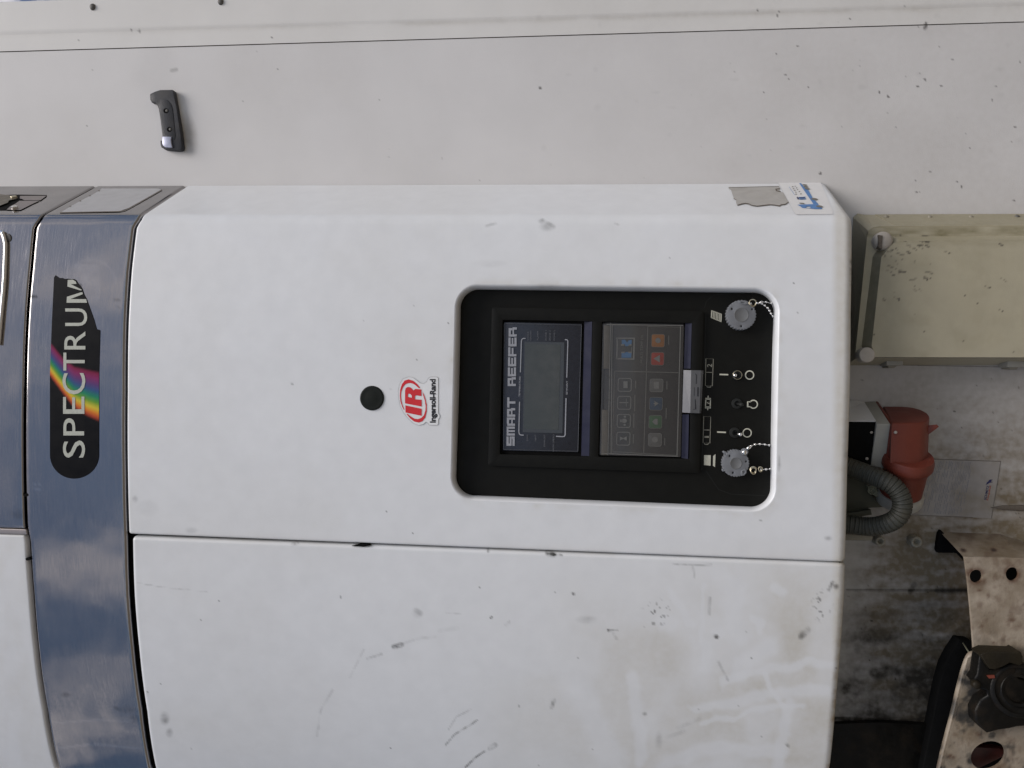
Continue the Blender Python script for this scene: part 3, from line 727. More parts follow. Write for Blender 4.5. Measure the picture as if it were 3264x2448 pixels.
for o_, dy_ in [(HO+2.0, 0.0004), (HO-1, 0.0003), (14.5, 0.0006), (11.5, 0.0018), (8.5, 0.004), (5.5, 0.007), (3, 0.0105), (1, 0.014), (0, 0.019)]:
    x_, y_ = rr_loop(o_); rows.append(U(x_, y_, dy_))
last = rows[-1].copy(); last[:, 1] = 0.045; rows.append(last)
lv = np.vstack(rows); nL = len(rows[0])
lf = [(k*nL+i, k*nL+(i+1) % nL, (k+1)*nL+(i+1) % nL, (k+1)*nL+i) for k in range(len(rows)-1) for i in range(nL)]
allv = np.vstack([np.array(V), lv]); allf = fs+[tuple(i+base for i in q) for q in lf]
ppx, ppy = proj(allv)
door = mk('control_door', allv, allf, 'door', unit, True, grime_front(ppx, ppy), autosm=60)
# --- left door panel (slightly set back near the seam)
V, fs, px, py = panel('left', 'door', lambda z: -0.80, seam_lo, zbf, lambda t: zrf(t)-0.0085, r=(0.003, 0.006, 0.012, 0.006), skirt=0.018, step=0.0025, off=0.0008)
mk('side_door', V, fs, 'door', unit, True, grime_front(px, py), autosm=60)
# --- steel band
V, fs, px, py = panel('band', 'steel', lambda z: -0.80, lambda z: TEND, zrf, zlf, r=(0.002, 0.002, 0.005, 0.005), skirt=0.016, step=0.004, cull=1)
band = mk('steel_band', V, fs, 'steel', unit, True, grime_band(px, py), autosm=60)
# --- upper steel panel and upper white panel
uj = tline((0, 1683), (90, 1686))
V, fs, px, py = panel('us', 'steel', uj, lambda z: TEND, lambda t: zlf(t)+0.0035, lambda t: zlf(t)+0.22, r=(0.003, 0.002, 0.003, 0.003), skirt=0.018, step=0.004, cull=1)
ups = mk('upper_steel_panel', V, fs, 'steel', unit, True, grime_band(px, py), autosm=60)
V, fs, px, py = panel('uw', 'door', lambda z: -0.80, lambda z: uj(z)-0.012, lambda t: zlf(t)+0.0085, lambda t: zlf(t)+0.22, r=(0.003, 0.004, 0.004, 0.003), skirt=0.018, step=0.004, off=0.003)
mk('upper_white_panel', V, fs, 'door', unit, True, grime_front(px+200, py)*0.5, autosm=60)
V, fs, px, py = panel('ut', 'steel_s', lambda z: uj(z)-0.0115, lambda z: uj(z)-0.0015, lambda t: zlf(t)+0.0035, lambda t: zlf(t)+0.22, r=(0.002, 0.002, 0.002, 0.002), skirt=0.018, step=0.003, off=0.003)
mk('trim_strip', V, fs, 'steel_s', unit, True, np.zeros((len(V), 3)), autosm=60)
# --- inner carcass behind gaps
V, fs, px, py = panel('inner', 'gap', lambda z: -0.80, lambda z: TEND-0.003, lambda t: zbf(t)+0.012, lambda t: zlf(t)+0.2, skirt=0.13, step=0.02, off=0.013)
# carve carcass where the control recess sits: keep faces outside inner outline
u_, v_ = ap(H, px, py); s_, _, _ = rr_sd(u_, v_, 40)
fs = [q for q in fs if min(s_[list(q)]) > -8]
mk('inner_frame', V, fs, 'gap', unit)
mb = MB(); bt = np.linspace(-0.8, TEND-0.002, 60); bx, by = plan(bt); zz = zbf(bt)+0.010
mb.add([(a, b+0.004, c) for a, b, c in zip(bx, by, zz)]+[(a, WALL-0.003, c) for a, c in zip(bx, zz)], [(i, i+1, 61+i, 60+i) for i in range(59)])
mb.obj('bottom_plate', 'gap', unit)
# rubber seal nibs beside the band
for cx, cy in ((82, 1578), (88, 1782)):
    pobj('rubber_nib', 'gap', unit, ell(cx, cy, 7, 5, 10), float(U(cx, cy)[1])-0.001, float(U(cx, cy)[1])+0.01)
for pts in ([(1150, 1734), (1165, 1735), (1180, 1738), (1160, 1743), (1120, 1740)],):
    pobj('rubber_nib', 'gap', unit, pts, float(U(1150., 1738.)[1])-0.0005, 0.03)
# --- round plug
c_ = U(1186., 1269.); pr = 40/F*(DIST+0.0)/ct
v, ff = lathe(c_+np.array([0, 0.004, 0]), (0, -1, 0), [(-0.004, pr), (0.0046, pr), (0.0056, pr*0.97), (0.0060, pr*0.90), (0.0056, pr*0.80), (0.0064, pr*0.5), (0.0067, 0.0005)], 64)
mk('round_plug', v, ff, 'plug', unit, True, autosm=50)
# --- emblem sticker under the plug
ze = lambda p: Z(1100, 1100, .2110, p); S1 = surfU(-0.0007); S2 = surfU(-0.0011)
ol = ze([(960, 478), (1020, 490), (1080, 530), (1130, 572), (1185, 582), (1230, 550), (1255, 500), (1290, 480), (1385, 480), (1404, 500), (1405, 1030), (1428, 1060), (1428, 1095), (1408, 1115), (1405, 1190), (1390, 1208), (1265, 1206), (1245, 1175), (1220, 1160), (1180, 1195), (1110, 1212), (1030, 1185), (950, 1110), (880, 1020), (830, 920), (805, 800), (800, 690), (820, 590), (870, 510)])
mb = MB(); sheet(mb, ol, S1); brand = mb.obj('maker_sticker', 'stk', unit)
mb = MB(); line(mb, ol, 0.9, surfU(-0.0010), closed=True); mb.obj('cut_line', 'stkline', brand)
def crescent(cx, cy, rx, ry, a0, a1, w0, w1, rot):
    n = 40; o1, o2 = [], []
    for i in range(n+1):
        k = i/n; a = R(a0+(a1-a0)*k); ww = w0+(w1-w0)*math.sin(math.pi*k)
        for lst, q in ((o1, 0), (o2, ww)):
            x, y = (rx-q)*math.cos(a), (ry-q)*math.sin(a); c, s = math.cos(R(rot)), math.sin(R(rot)); lst.append((cx+x*c-y*s, cy+x*s+y*c))
    return o1+o2[::-1]
mb = MB()
top_arc = [(1135, 650), (1090, 590), (1030, 540), (960, 517), (900, 535), (858, 590), (832, 670), (826, 760), (835, 850), (862, 930), (888, 980), (893, 970), (868, 910), (850, 840), (843, 760), (850, 700), (872, 640), (905, 595), (950, 575), (990, 572), (1040, 590), (1080, 620), (1112, 650)]
sheet(mb, ze(top_arc), S2)
bot_arc = [(928, 1040), (985, 1110), (1045, 1155), (1110, 1170), (1165, 1152), (1210, 1095), (1232, 1000), (1232, 900), (1215, 820), (1190, 745), (1170, 708), (1180, 760), (1205, 840), (1216, 920), (1212, 990), (1190, 1060), (1150, 1100), (1100, 1118), (1050, 1112), (990, 1078), (940, 1038)]
sheet(mb, ze(bot_arc), S2)
sheet(mb, ze([(910, 910), (1155, 962), (1155, 1068), (912, 1018)]), S2)
sheet(mb, ze([(905, 880), (905, 690), (915, 650), (945, 632), (985, 638), (1012, 660), (1030, 685), (1060, 662), (1152, 670), (1152, 770), (1075, 758), (1055, 770), (1055, 820), (1155, 825), (1155, 928)]), S2, holes=[ze([(948, 782), (948, 745), (965, 732), (990, 742), (1008, 765), (1006, 795)])])
mb.obj('emblem', 'red', brand)
mb = MB(); a_, b_ = ze([(1368, 1172), (1366, 512)]); text(mb, 'Ingersoll-Rand', a_, b_, 18.5, S2, 0.035, 0.95); mb.obj('lettering', 'ink', brand)
# --- rainbow badge on the steel band
bo = [(159, 1200), (159, 1450)]+[(237-78*math.cos(R(a)), 1450+76*math.sin(R(a))) for a in range(8, 180, 8)]+[(315, 1450), (315.5, 1187), (319, 1053), (316, 1051), (308, 1049), (300, 1020), (290, 992), (284, 975), (276, 953), (268, 938), (262, 920), (257, 912), (249, 903), (243, 893), (236, 889), (228, 890), (216, 888), (206, 889), (200, 886), (190, 886), (184, 882), (177, 877), (172, 884), (165, 1030)]
v2, f2 = cdt(densify(bo, 5), (), 4); v2 = np.array(v2); Pb = U(v2[:, 0], v2[:, 1], -0.0008)
bx, by = v2[:, 0], v2[:, 1]
ys = np.interp(bx, [159, 200, 237, 280, 315], [1088, 1138, 1166, 1176, 1183]); ye = np.interp(bx, [159, 200, 237, 280, 315], [1197, 1252, 1300, 1325, 1340])
k = (by-ys)/(ye-ys)
stops = [0, .06, .16, .30, .42, .55, .66, .78, .88, .96, 1.03]
cols = np.array([[.004, .004, .005], [.20, .02, .06], [.22, .03, .12], [.10, .05, .17], [.04, .09, .22], [.02, .22, .12], [.12, .30, .04], [.62, .50, .05], [.65, .20, .03], [.40, .06, .03], [.004, .004, .005]])
tint = np.stack([np.interp(k, stops, cols[:, i]) for i in range(3)], -1)
badge = mk('rainbow_badge', Pb, f2, 'badge', band, False, tint, aname='tint')
mb = MB(); SB = surfU(-0.0013)
for s_, y0_, y1_, x0_, x1_ in [('S', 1404, 1459, 200.5, 271), ('P', 1333, 1388, 202, 268), ('E', 1264, 1319, 201, 269), ('C', 1189, 1257, 199, 272), ('T', 1124, 1181, 202, 270), ('R', 1056, 1114, 205, 272), ('U', 983, 1039, 208, 278)]:
    Vg, Fg = glyphs(s_, 0.004); u = (Vg[:, 0]-Vg[:, 0].min())/np.ptp(Vg[:, 0]); v_ = (Vg[:, 1]-Vg[:, 1].min())/np.ptp(Vg[:, 1])
    mb.add(SB(x1_-(x1_-x0_)*v_, y1_-(y1_-y0_)*u), Fg)
zm = lambda p: Z(150, 850, .2109, p)
sheet(mb, zm([(295, 545), (605, 545), (590, 490), (350, 490), (540, 415), (535, 388), (510, 388), (300, 455)]), SB)
sheet(mb, zm([(312, 200), (390, 198), (435, 225), (445, 260), (358, 265), (520, 345), (522, 360), (490, 355), (308, 300)]), SB)
mb.obj('badge_lettering', 'badge_t', badge) if False else mb.obj('badge_lettering', 'badge_t', band)
# --- label on steel side plate, recess opening with catch
zs = lambda p: Z(0, 500, .2984, p)
lab = zs([(650, 592), (1270, 583), (1375, 545), (1725, 350), (1690, 338), (1085, 337), (1060, 362), (965, 415), (860, 470), (750, 530)])
mb = MB(); sheet(mb, lab, surfS(0.0006)); o = mb.obj('torn_label', 'lblgrey', band)
mb = MB(); line(mb, zs([(640, 594), (1270, 583), (1330, 572), (1385, 545), (1560, 447), (1730, 350)]), 2.6, surfS(0.0009))
for x_, y_ in ((1058, 362), (960, 415), (858, 471), (750, 527)): sheet(mb, ell(*zs([(x_, y_)])[0], 3.2, 1.6, 8), surfS(0.0009))
mb.obj('label_border', 'torn', band)
zo = lambda p: Z(0, 580, .07685, p)
mb = MB(); SO = surfS(0.0006)
sheet(mb, zo([(-900, 560), (750, 520), (1950, 540), (1900, 640), (850, 1160), (-900, 1180)]), surfS(0.0006)); mb.obj('catch_opening', 'gap', ups)
mb = MB(); sheet(mb, zo([(830, 575), (1930, 570), (1680, 755), (1010, 755), (900, 700), (820, 690)]), surfS(0.0012)); mb.obj('catch_plate', 'steel_s', ups, attrfn=lambda a, b: np.zeros((len(a), 3)))
mb = MB(); sheet(mb, zo([(800, 780), (1640, 775), (1300, 930), (850, 1160), (270, 1150), (420, 1010), (640, 900)]), surfS(0.0012)); mb.obj('catch_plate', 'steel_s', ups, attrfn=lambda a, b: np.zeros((len(a), 3)))
mb = MB(); sheet(mb, zo([(-900, 400), (480, 560), (680, 690), (370, 760), (330, 850), (0, 980), (-900, 1100)]), surfS(0.003)); mb.obj('catch_arm', 'hinge', ups)
for cx, cy, rx, ry, mm in ((570, 625, 95, 45, 'brass'), (600, 1040, 165, 70, 'chrome')):
    cc = surfS(0.004)(*zo([(cx, cy)])[0]); v, ff = lathe(cc, (SN[0], SN[1], 0), [(-0.005, 0.0055), (0.001, 0.0055), (0.002, 0.0045), (0.0021, 0.0003)], 6)
    mk('bolt', v, ff, mm, ups)
# steel frame with rounded corner on the upper panel (handle surround at the picture's edge)
mb = MB()
hp = [(-60, 738), (2, 740), (10, 748), (15, 762), (18, 790), (14, 900), (4, 1010), (-4, 1100)]
Ph = U(np.array([p[0] for p in hp], float), np.array([p[1] for p in hp], float), -0.003)
v, ff = tube(spline(Ph, 6), 0.0035, 10); mk('handle_surround', v, ff, 'chrome', ups, True)
pobj('panel_screw', 'rivet', ups, ell(27, 757, 7, 13, 20, rot=-15), float(U(27., 757.)[1])-0.002, float(U(27., 757.)[1])+0.002, bev=0.0005)

# ------------------------------------------------------------------ control panel (inside the recess)
YP = 0.030
def PW(y): return surfW(y)
x_, y_ = rr_loop(9); outer_loop = list(zip(x_, y_))
cp = pobj('control_panel', 'black', unit, outer_loop, YP, YP+0.02, smooth=False)
# raised bezel
bz = [(1568, 980), (2243, 992), (2229, 1508), (1556, 1484)]
dq = [(1602, 1019), (1889, 1024), (1878, 1455), (1593, 1448)]; kq = [(1919, 1025), (2206, 1030), (2197, 1463), (1907, 1456)]
pobj('bezel', 'black', cp, rrect(bz, 6), YP-0.007, YP+0.002, bev=0.0016, holes=[rrect(dq, 3), rrect(kq, 3)], autosm=30)
mb = MB(); line(mb, [(2250, 1500), (2290, 1560), (2330, 1575), (2440, 1580)], 1.2, PW(YP-0.0004)); line(mb, [(2244, 985), (2252, 960), (2275, 940), (2330, 936)], 1.2, PW(YP-0.0004)); line(mb, [(2250, 1000), (2237, 1500)], 1.4, PW(YP-0.0004)); mb.obj('moulding_line', 'black2', cp)
# display
zd = lambda p: Z(1580, 1000, .2893, p)
YD = YP+0.001
mb = MB(); sheet(mb, dq, PW(YP-0.0006)); sheet(mb, kq, PW(YP-0.0006)); mb.obj('window_well', 'gap', cp)
def sill(q, y0, y1, name):
    a, b, c, d = q; P_ = [W(*a, y0), W(*b, y1), W(*c, y1), W(*d, y0)]; mk(name, P_, [(0, 1, 2, 3)], 'sill', cp)
sill(zd([(978, 85), (1062, 88), (1030, 1568), (942, 1566)]), YP-0.0015, YP-0.0072, 'sloped_sill')
sill([(2184, 1028), (2205, 1030), (2201, 1175), (2180, 1175)], YP-0.0015, YP-0.0072, 'sloped_sill')
sill([(2175, 1321), (2196, 1321), (2193, 1463), (2172, 1460)], YP-0.0015, YP-0.0072, 'sloped_sill')
disp = pobj('display_plate', 'disp', cp, zd([(92, 92), (950, 110), (908, 1528), (78, 1505)]), YP-0.003, YP, bev=0.0006)
S_ = PW(YP-0.0033)
mb = MB(); sheet(mb, zd([(318, 308), (757, 315), (735, 1318), (298, 1305)]), S_); mb.obj('lcd_frame', 'lcdrim', cp)
mb = MB(); sheet(mb, zd([(322, 335), (715, 340), (690, 1280), (312, 1270)]), PW(YP-0.0035)); mb.obj('lcd_screen', 'lcd', cp)
mb = MB(); S3 = PW(YP-0.0038)
# block letters SMART REEFER: cells in zoom coords; u along reading (towards smaller y), v up (towards smaller x)
def blockletter(ch, y0, y1, xb, hh):
    Wd = y0-y1; t = 0.26
    def rect(u0, v0, u1, v1, cut=0):
        pts = [(u0, v0), (u1, v0), (u1, v1), (u0, v1)]
        sheet(mb, zd([(xb-hh*v, y0-Wd*u) for u, v in pts]), S3)
    tu = 0.24*hh/Wd*1.15; tv = 0.27
    D = {'S': [(0, 0, 1, tv), (1-tu, tv, 1, .40), (0, .38, 1, .62), (0, .62, tu, 1-tv), (0, 1-tv, 1, 1)],
         'M': [(0, 0, tu, 1), (tu, .78, 1-tu, 1), (.5-tu/2.4, 0, .5+tu/2.4, .78), (1-tu, 0, 1, 1)],
         'A': [(0, 0, tu, .95), (tu, 1-tv, 1, 1), (1-tu, 0, 1, 1-tv), (tu, .28, 1-tu, .46)],
         'R': [(0, 0, tu, 1), (tu, 1-tv, .92, 1), (.92-tu, .5, .92, 1-tv), (tu, .34, 1, .52), (1-tu, 0, 1, .34)],
         'T': [(0, 1-tv, 1, 1), (.5-tu/2, 0, .5+tu/2, 1-tv)],
         'E': [(0, 0, tu, 1), (tu, 0, 1, tv), (tu, .40, .93, .60), (tu, 1-tv, 1, 1)],
         'F': [(0, 0, tu, 1), (tu, .36, .93, .58), (tu, 1-tv, 1, 1)]}
    for r_ in D[ch]: rect(*r_)
for ch, a, b in [('S', 1455, 1352), ('M', 1343, 1243), ('A', 1235, 1143), ('R', 1135, 1040), ('T', 1034, 922), ('R', 797, 700), ('E', 690, 592), ('E', 580, 480), ('F', 470, 370), ('E', 360, 262), ('R', 252, 150)]:
    blockletter(ch, a, b, 208+(1455-(a+b)/2)*0.0195, 90)
mb.obj('display_title', 'print', cp)
mb = MB()
def arcpts(pts): return zd(pts)
for pts, wd in (([(308, 1338), (275, 1336), (260, 1325), (255, 1300), (263, 970)], 3.2), ([(272, 645), (283, 300), (290, 280), (305, 272), (328, 272)], 3.0), ([(762, 285), (785, 287), (795, 300), (795, 320), (783, 705)], 3.0), ([(775, 930), (765, 1335), (755, 1352), (735, 1354), (665, 1350)], 3.4)):
    mb = MB(); line(mb, arcpts(pts), wd, S3); mb.obj('bracket_line', 'print', cp)
for s_, a, b, h in [('TEMPERATURE', (270, 915), (276, 690), 5.0), ('SETPOINT', (792, 892), (796, 740), 5.0)]:
    mb = MB(); A, B = zd([a, b]); text(mb, s_, A, B, h, S3, 0.01); mb.obj('display_caption', 'print', cp)
mb = MB()
for s_, a, b, h in [('CYCLE:', (363, 295), (366, 195), 4.6), ('SENTRY', (393, 295), (396, 183), 4.6), ('ALARM', (470, 295), (472, 195), 4.4), ('ZONE 1', (560, 298), (563, 185), 4.4), ('ZONE 2', (605, 298), (608, 185), 4.4), ('ZONE 3', (652, 298), (655, 185), 4.4),
                    ('COOL', (357, 1403), (357, 1328), 4.6), ('HEAT', (447, 1403), (447, 1330), 4.6), ('DEFROST', (545, 1465), (547, 1330), 4.6), ('HIGH SPEED', (642, 1515), (646, 1330), 4.6)]:
    mb = MB(); A, B = zd([a, b]); text(mb, s_, A, B, h, S3, 0.0); mb.obj('display_caption', 'print2', cp)
mb = MB(); line(mb, zd([(95, 108), (945, 125), (905, 1515), (88, 1495)]), 1.0, S3, closed=True)
mb.obj('display_outline', 'print2', cp)
# keypad
zk = lambda p: Z(1890, 1000, .2892, p)
keyp = pobj('keypad', 'keyp', cp, zk([(105, 95), (1000, 108), (962, 1580), (70, 1560)]), YP-0.0022, YP, bev=0.0004)
SK_ = PW(YP-0.0026); SK2 = PW(YP-0.0030)
mb = MB()
line(mb, zk([(240, 632), (942, 650)]), 2.6, SK_); line(mb, zk([(605, 140), (590, 640), (560, 1532)]), 3.0, SK_)
line(mb, zk([(240, 632), (228, 1000), (213, 1520), (932, 1562), (945, 1100), (965, 150), (605, 140)]), 2.0, SK_)
mb.obj('keypad_border', 'kline', cp)
def key(cx, cy, m, filled, icon):
    q = zk([(cx-70, cy-70), (cx+74, cy-68), (cx+70, cy+74), (cx-74, cy+72)]); r_ = rrect(q, 6)
    if filled:
        o = pobj('key', m, cp, r_, YP-0.0034, YP-0.002, bev=0.0004)
        mb = MB(); line(mb, r_, 1.6, PW(YP-0.0036), closed=True); mb.obj('key_outline', 'kgrey2' if m == 'kgrey' else 'kline', cp)
    else:
        mb = MB(); line(mb, r_, 2.4, SK2, closed=True)
        mb.obj('key', 'kgrey2', cp)
    mb = MB()
    for pl in icon: sheet(mb, zk([(cx+a, cy+b) for a, b in pl]), PW(YP-0.0037))
    mb.obj('key_icon', 'kgrey2', cp)
key(350, 782, 'kgrey', False, [[(-15, -38), (32, -38), (32, 38), (-15, 38)]])
key(345, 980, 'kgrey', False, [[(-55, -5), (45, -5), (45, 5), (-55, 5)], [(20, -45), (26, -45), (26, 45), (20, 45)]])
key(340, 1180, 'kgrey', False, [ell(5, 0, 30, 24, 16), [(-42, -14), (-15, -14), (-15, 14), (-42, 14)], ell(10, 45, 14, 12, 10), ell(12, -46, 14, 12, 10)])
key(335, 1375, 'kgrey', False, [[(-38, -20), (0, -4), (0, 4), (-38, 22)], [(38, -24), (0, -4), (0, 4), (38, 24)]])
key(700, 788, 'kgrey', True, [[(-28, -38), (28, -38), (28, 38), (-28, 38)]])
key(695, 990, 'kblue', True, [[(30, 0), (-25, -34), (-10, -12), (-30, 0), (-10, 12), (-25, 34)]])
key(688, 1190, 'kgreen', True, [[(-35, 0), (-5, -32), (25, -32), (25, 32), (-5, 32)]])
key(683, 1388, 'kgrey', True, [ell(0, 0, 32, 32, 20)])
key(712, 495, 'kred', True, [[(-45, 0), (25, -42), (25, 42)]])
key(717, 295, 'korange', True, [ell(0, 0, 30, 30, 20)])
zl2 = lambda p: Z(1950, 1060, .0723, p)
mb = MB(); line(mb, zl2([(180, 250), (990, 250), (965, 1170), (180, 1150)]), 4.2, SK_); line(mb, zl2([(235, 250), (240, 700), (215, 1150)]), 4.5, SK_); line(mb, zl2([(880, 640), (860, 1130)]), 1.6, SK_)
for a, b in ((470, 545), (800, 545), (490, 880), (800, 880)): sheet(mb, zl2([(a-70, b-35), (a+80, b-35), (a+80, b+35), (a-70, b+35)]), SK2)
mb.obj('keypad_logo_frame', 'kgrey2', cp)
mb = MB(); sheet(mb, zl2([(440, 320), (580, 315), (680, 440), (740, 345), (880, 320), (880, 500), (760, 530), (720, 600), (600, 600), (570, 510), (440, 510)]), PW(YP-0.0033))
sheet(mb, zl2([(430, 910), (580, 900), (620, 860), (720, 860), (740, 905), (870, 910), (850, 1110), (430, 1110)]), PW(YP-0.0033)); mb.obj('keypad_logo', 'klogo', cp)
mb = MB(); A, B = zk([(545, 545), (552, 240)]); text(mb, 'MULTI TEMP (3)', A, B, 7, SK_, 0.01); mb.obj('keypad_caption', 'kline', cp)
for a, b, u in (((470, 825), (470, 740), 0), ((460, 1075), (462, 895), 0), ((450, 1255), (452, 1100), 0), ((445, 1430), (446, 1330), 0), ((815, 835), (815, 745), 0), ((805, 1160), (808, 1040), 0), ((790, 1450), (792, 1370), 0), ((835, 340), (835, 240), 0)):
    mb = MB(); A, B = zk([a, b]); line(mb, [A, B], 3.0, SK_); mb.obj('keypad_caption', 'kline', cp)
# hinges and clear cover
hb = MB()
for q in ([(122, 128), (188, 130), (182, 608), (118, 606)], [(100, 1060), (168, 1062), (160, 1560), (92, 1558)]):
    v, ff = prism(zk(q), YP-0.0065, YP-0.002, bev=0.0006); mk('cover_hinge', v, ff, 'hinge', cp, True, autosm=40)
cv = pobj('clear_cover', 'clear', cp, rrect(zk([(110, 110), (1005, 122), (968, 1578), (76, 1556)]), 4), YP-0.0082, YP-0.0068, bev=0.0005)
mb = MB()
for pts in ([(195, 100), (165, 1560)], [(212, 120), (200, 1540)], [(965, 140), (925, 1560)], [(100, 1540), (940, 1572)], [(150, 118), (990, 130)]):
    line(mb, zk(pts), 1.6, PW(YP-0.0085))
mb.obj('cover_moulded_edge', 'kline', cp)
mb = MB()
for pts in ([(118, 610), (105, 1050)], [(150, 700), (205, 700)], [(150, 840), (205, 840)], [(140, 950), (200, 950)]): line(mb, zk(pts), 2.0, PW(YP-0.0085))
mb.obj('cover_moulded_edge', 'keyp', cp)
# latch
zt = lambda p: Z(2160, 1160, .10846, p)
la = zt([(170, 180), (395, 185), (370, 1440), (130, 1425)]); lb_ = zt([(395, 185), (690, 190), (640, 1450), (370, 1440)]); lc = zt([(690, 190), (755, 195), (690, 1450), (640, 1450)])
P_ = [W(*la[0], YP-0.0075), W(*la[1], YP-0.0125), W(*la[2], YP-0.0125), W(*la[3], YP-0.0075), W(*lb_[1], YP-0.0130), W(*lb_[2], YP-0.0130), W(*lc[1], YP-0.009), W(*lc[2], YP-0.009)]
P_ += [p+np.array([0, 0.006, 0]) for p in P_]
mk('cover_latch', P_, [(0, 1, 2, 3), (1, 4, 5, 2), (4, 6, 7, 5), (0, 8, 9, 1), (1, 9, 12, 4), (4, 12, 14, 6), (3, 2, 10, 11), (2, 5, 13, 10), (5, 7, 15, 13), (6, 14, 15, 7)], 'latch', cp)
mb = MB(); SLc = PW(YP-0.0133)
line(mb, zt([(520, 290), (550, 320), (545, 590)]), 2.2, SLc); line(mb, zt([(515, 1040), (530, 1330), (455, 1332)]), 2.2, SLc); sheet(mb, zt([(580, 680), (618, 690), (612, 955), (575, 955)]), SLc)
line(mb, zt([(490, 690), (485, 950)]), 1.4, SLc)
mb.obj('latch_slot', 'ink', cp)
# printed symbols
zp = lambda p: Z(2200, 880, .40973, p); SP = PW(YP-0.0006)
def sym(name, m, *ls, sheets=()):
    mb = MB()
    for pts, wd, cl in ls: line(mb, zp(pts), wd, SP, closed=cl)
    for q in sheets: sheet(mb, zp(q), SP)
    return mb.obj(name, m, cp)
sym('on_mark', 'cream', ([(228, 765), (296, 767)], 4.4, False)); sym('on_mark', 'cream', ([(209, 1213), (278, 1216)], 4.4, False))
sym('off_mark', 'cream', (ell(462, 770, 32, 32, 40), 3.6, True)); sym('off_mark', 'cream', (ell(443, 1220, 32, 32, 40), 3.4, True))
sym('engine_symbol', 'cream', (ell(492, 997, 31, 31, 30, a0=215, a1=505), 3.6, False), ([(470, 978), (447, 978), (447, 1016), (470, 1016)], 3.6, False))
q = [(165, 268), (243, 297), (242, 355), (163, 322)]; ls = [(q, 2.2, True)]
for i in range(7):
    k = 0.06+i*0.147; a = np.array(q[0])*(1-k)+np.array(q[1])*k; b = np.array(q[3])*(1-k)+np.array(q[2])*k; ls.append(([tuple(a), tuple(b)], 2.4, False))
sym('data_symbol', 'cream', *ls)
sym('computer_symbol', 'cream', sheets=[[(108, 1393), (160, 1393), (158, 1475), (107, 1470)], [(178, 1400), (197, 1385), (193, 1487), (177, 1475)]])
sym('battery_symbol', 'cream', ([(122, 950), (158, 950), (155, 1027), (118, 1027)], 2.6, True), ([(118, 958), (160, 958)], 2.8, False), ([(117, 1018), (158, 1018)], 2.8, False),
    ([(140, 930), (139, 948)], 3.0, False), ([(137, 1028), (136, 1043)], 3.0, False), ([(128, 985), (140, 982), (136, 992), (152, 988)], 1.8, False))
sym('trailer_symbol', 'cream2', ([(122, 642), (180, 645), (172, 855), (118, 853)], 1.8, True), ([(120, 748), (177, 750)], 1.8, False), ([(127, 852), (133, 864), (157, 864), (163, 852)], 2.2, False))
sym('trailer_symbol', 'cream2', ([(105, 1092), (160, 1095), (153, 1300), (100, 1297)], 1.6, True), ([(103, 1197), (157, 1198)], 2.2, False), ([(108, 1297), (114, 1309), (138, 1309), (144, 1297)], 2.2, False))
for ch, a, b, h in (('2', (169, 709), (170, 684), 15.5), ('1', (146, 1258), (146, 1244), 14.5)):
    mb = MB(); A, B = zp([a, b]); text(mb, ch, A, B, h, SP, 0.01); mb.obj('number', 'cream2', cp)
# toggle switches
def toggle(name, cx, cy, bx, by, ballm, rimm, rim):
    c_ = W(*zp([(cx, cy)])[0], YP); b_ = W(*zp([(bx, by)])[0], YP-0.019)
    v, ff = lathe(c_, (0, -1, 0), [(0, 0.0080), (0.002, 0.0080), (0.003, 0.0074), (0.0032, 0.0052), (0.0052, 0.0050), (0.0052, 0.0042), (0.002, 0.0040)], 28)
    o = mk('toggle_switch', v, ff, rimm, unit, True, autosm=40)
    if rim:
        v, ff = tube([c_+np.array([math.cos(a)*0.0064, -0.0038, math.sin(a)*0.0064]) for a in np.linspace(0, 2*math.pi, 33)[:-1]], 0.0006, 8, True); mk('nut_ring', v, ff, 'brass', o, True)
    v, ff = tube([c_+np.array([0, -0.002, 0]), c_*0.4+b_*0.6, b_], [0.0016, 0.0019, 0.0026], 12); mk('lever', v, ff, 'chrome' if ballm == 'chrome' else 'black2', o, True)
    v, ff = lathe(b_, c_*0+b_-c_, [(-0.003, .0006), (-0.0024, 0.0020), (-0.0012, 0.0028), (0, 0.0031), (0.0012, 0.0028), (0.0024, 0.0018), (0.003, 0.0003)], 18); mk('lever_tip', v, ff, ballm, o, True)
toggle('a', 365, 770, 348, 772, 'chrome', 'black2', True); toggle('b', 362, 992, 400, 1000, 'black2', 'black2', False); toggle('c', 345, 1218, 390, 1232, 'chrome', 'black2', False)
# connector caps
def gearcap(cx, cy, r, ri, holes, rot, seed):
    random.seed(seed); n = 30; pts = []
    for i in range(n):
        a0 = 360*i/n+rot
        for da, rr_ in ((0, .955), (3.2, 1.0), (7.0, 1.0), (9.6, .955)):
            a = R(a0+da); pts.append((cx+r*rr_*math.cos(a), cy+r*rr_*math.sin(a)))
    hs = [ell(hx, hy, 7, 9, 14) for hx, hy in holes]
    hs = [zp(h) for h in hs]
    o = pobj('connector_cap', 'cap', unit, zp(pts), YP-0.016, YP, bev=0.0007, holes=hs, autosm=35)
    c_ = W(*zp([(cx, cy)])[0], YP-0.016); k = .40973/F*(DIST+YP-.016)/ct
    v, ff = lathe(c_, (0, -1, 0), [(-0.001, ri*k), (0.0003, ri*k), (0.0006, ri*k*.93), (0.0002, ri*k*.86), (0.0003, 0.0004)], 40); mk('cap_centre', v, ff, 'capc', o, True, autosm=40)
    for h in hs: mb = MB(); sheet(mb, h, PW(YP-0.0125)); mb.obj('cap_hole', 'ink', o)
    return o
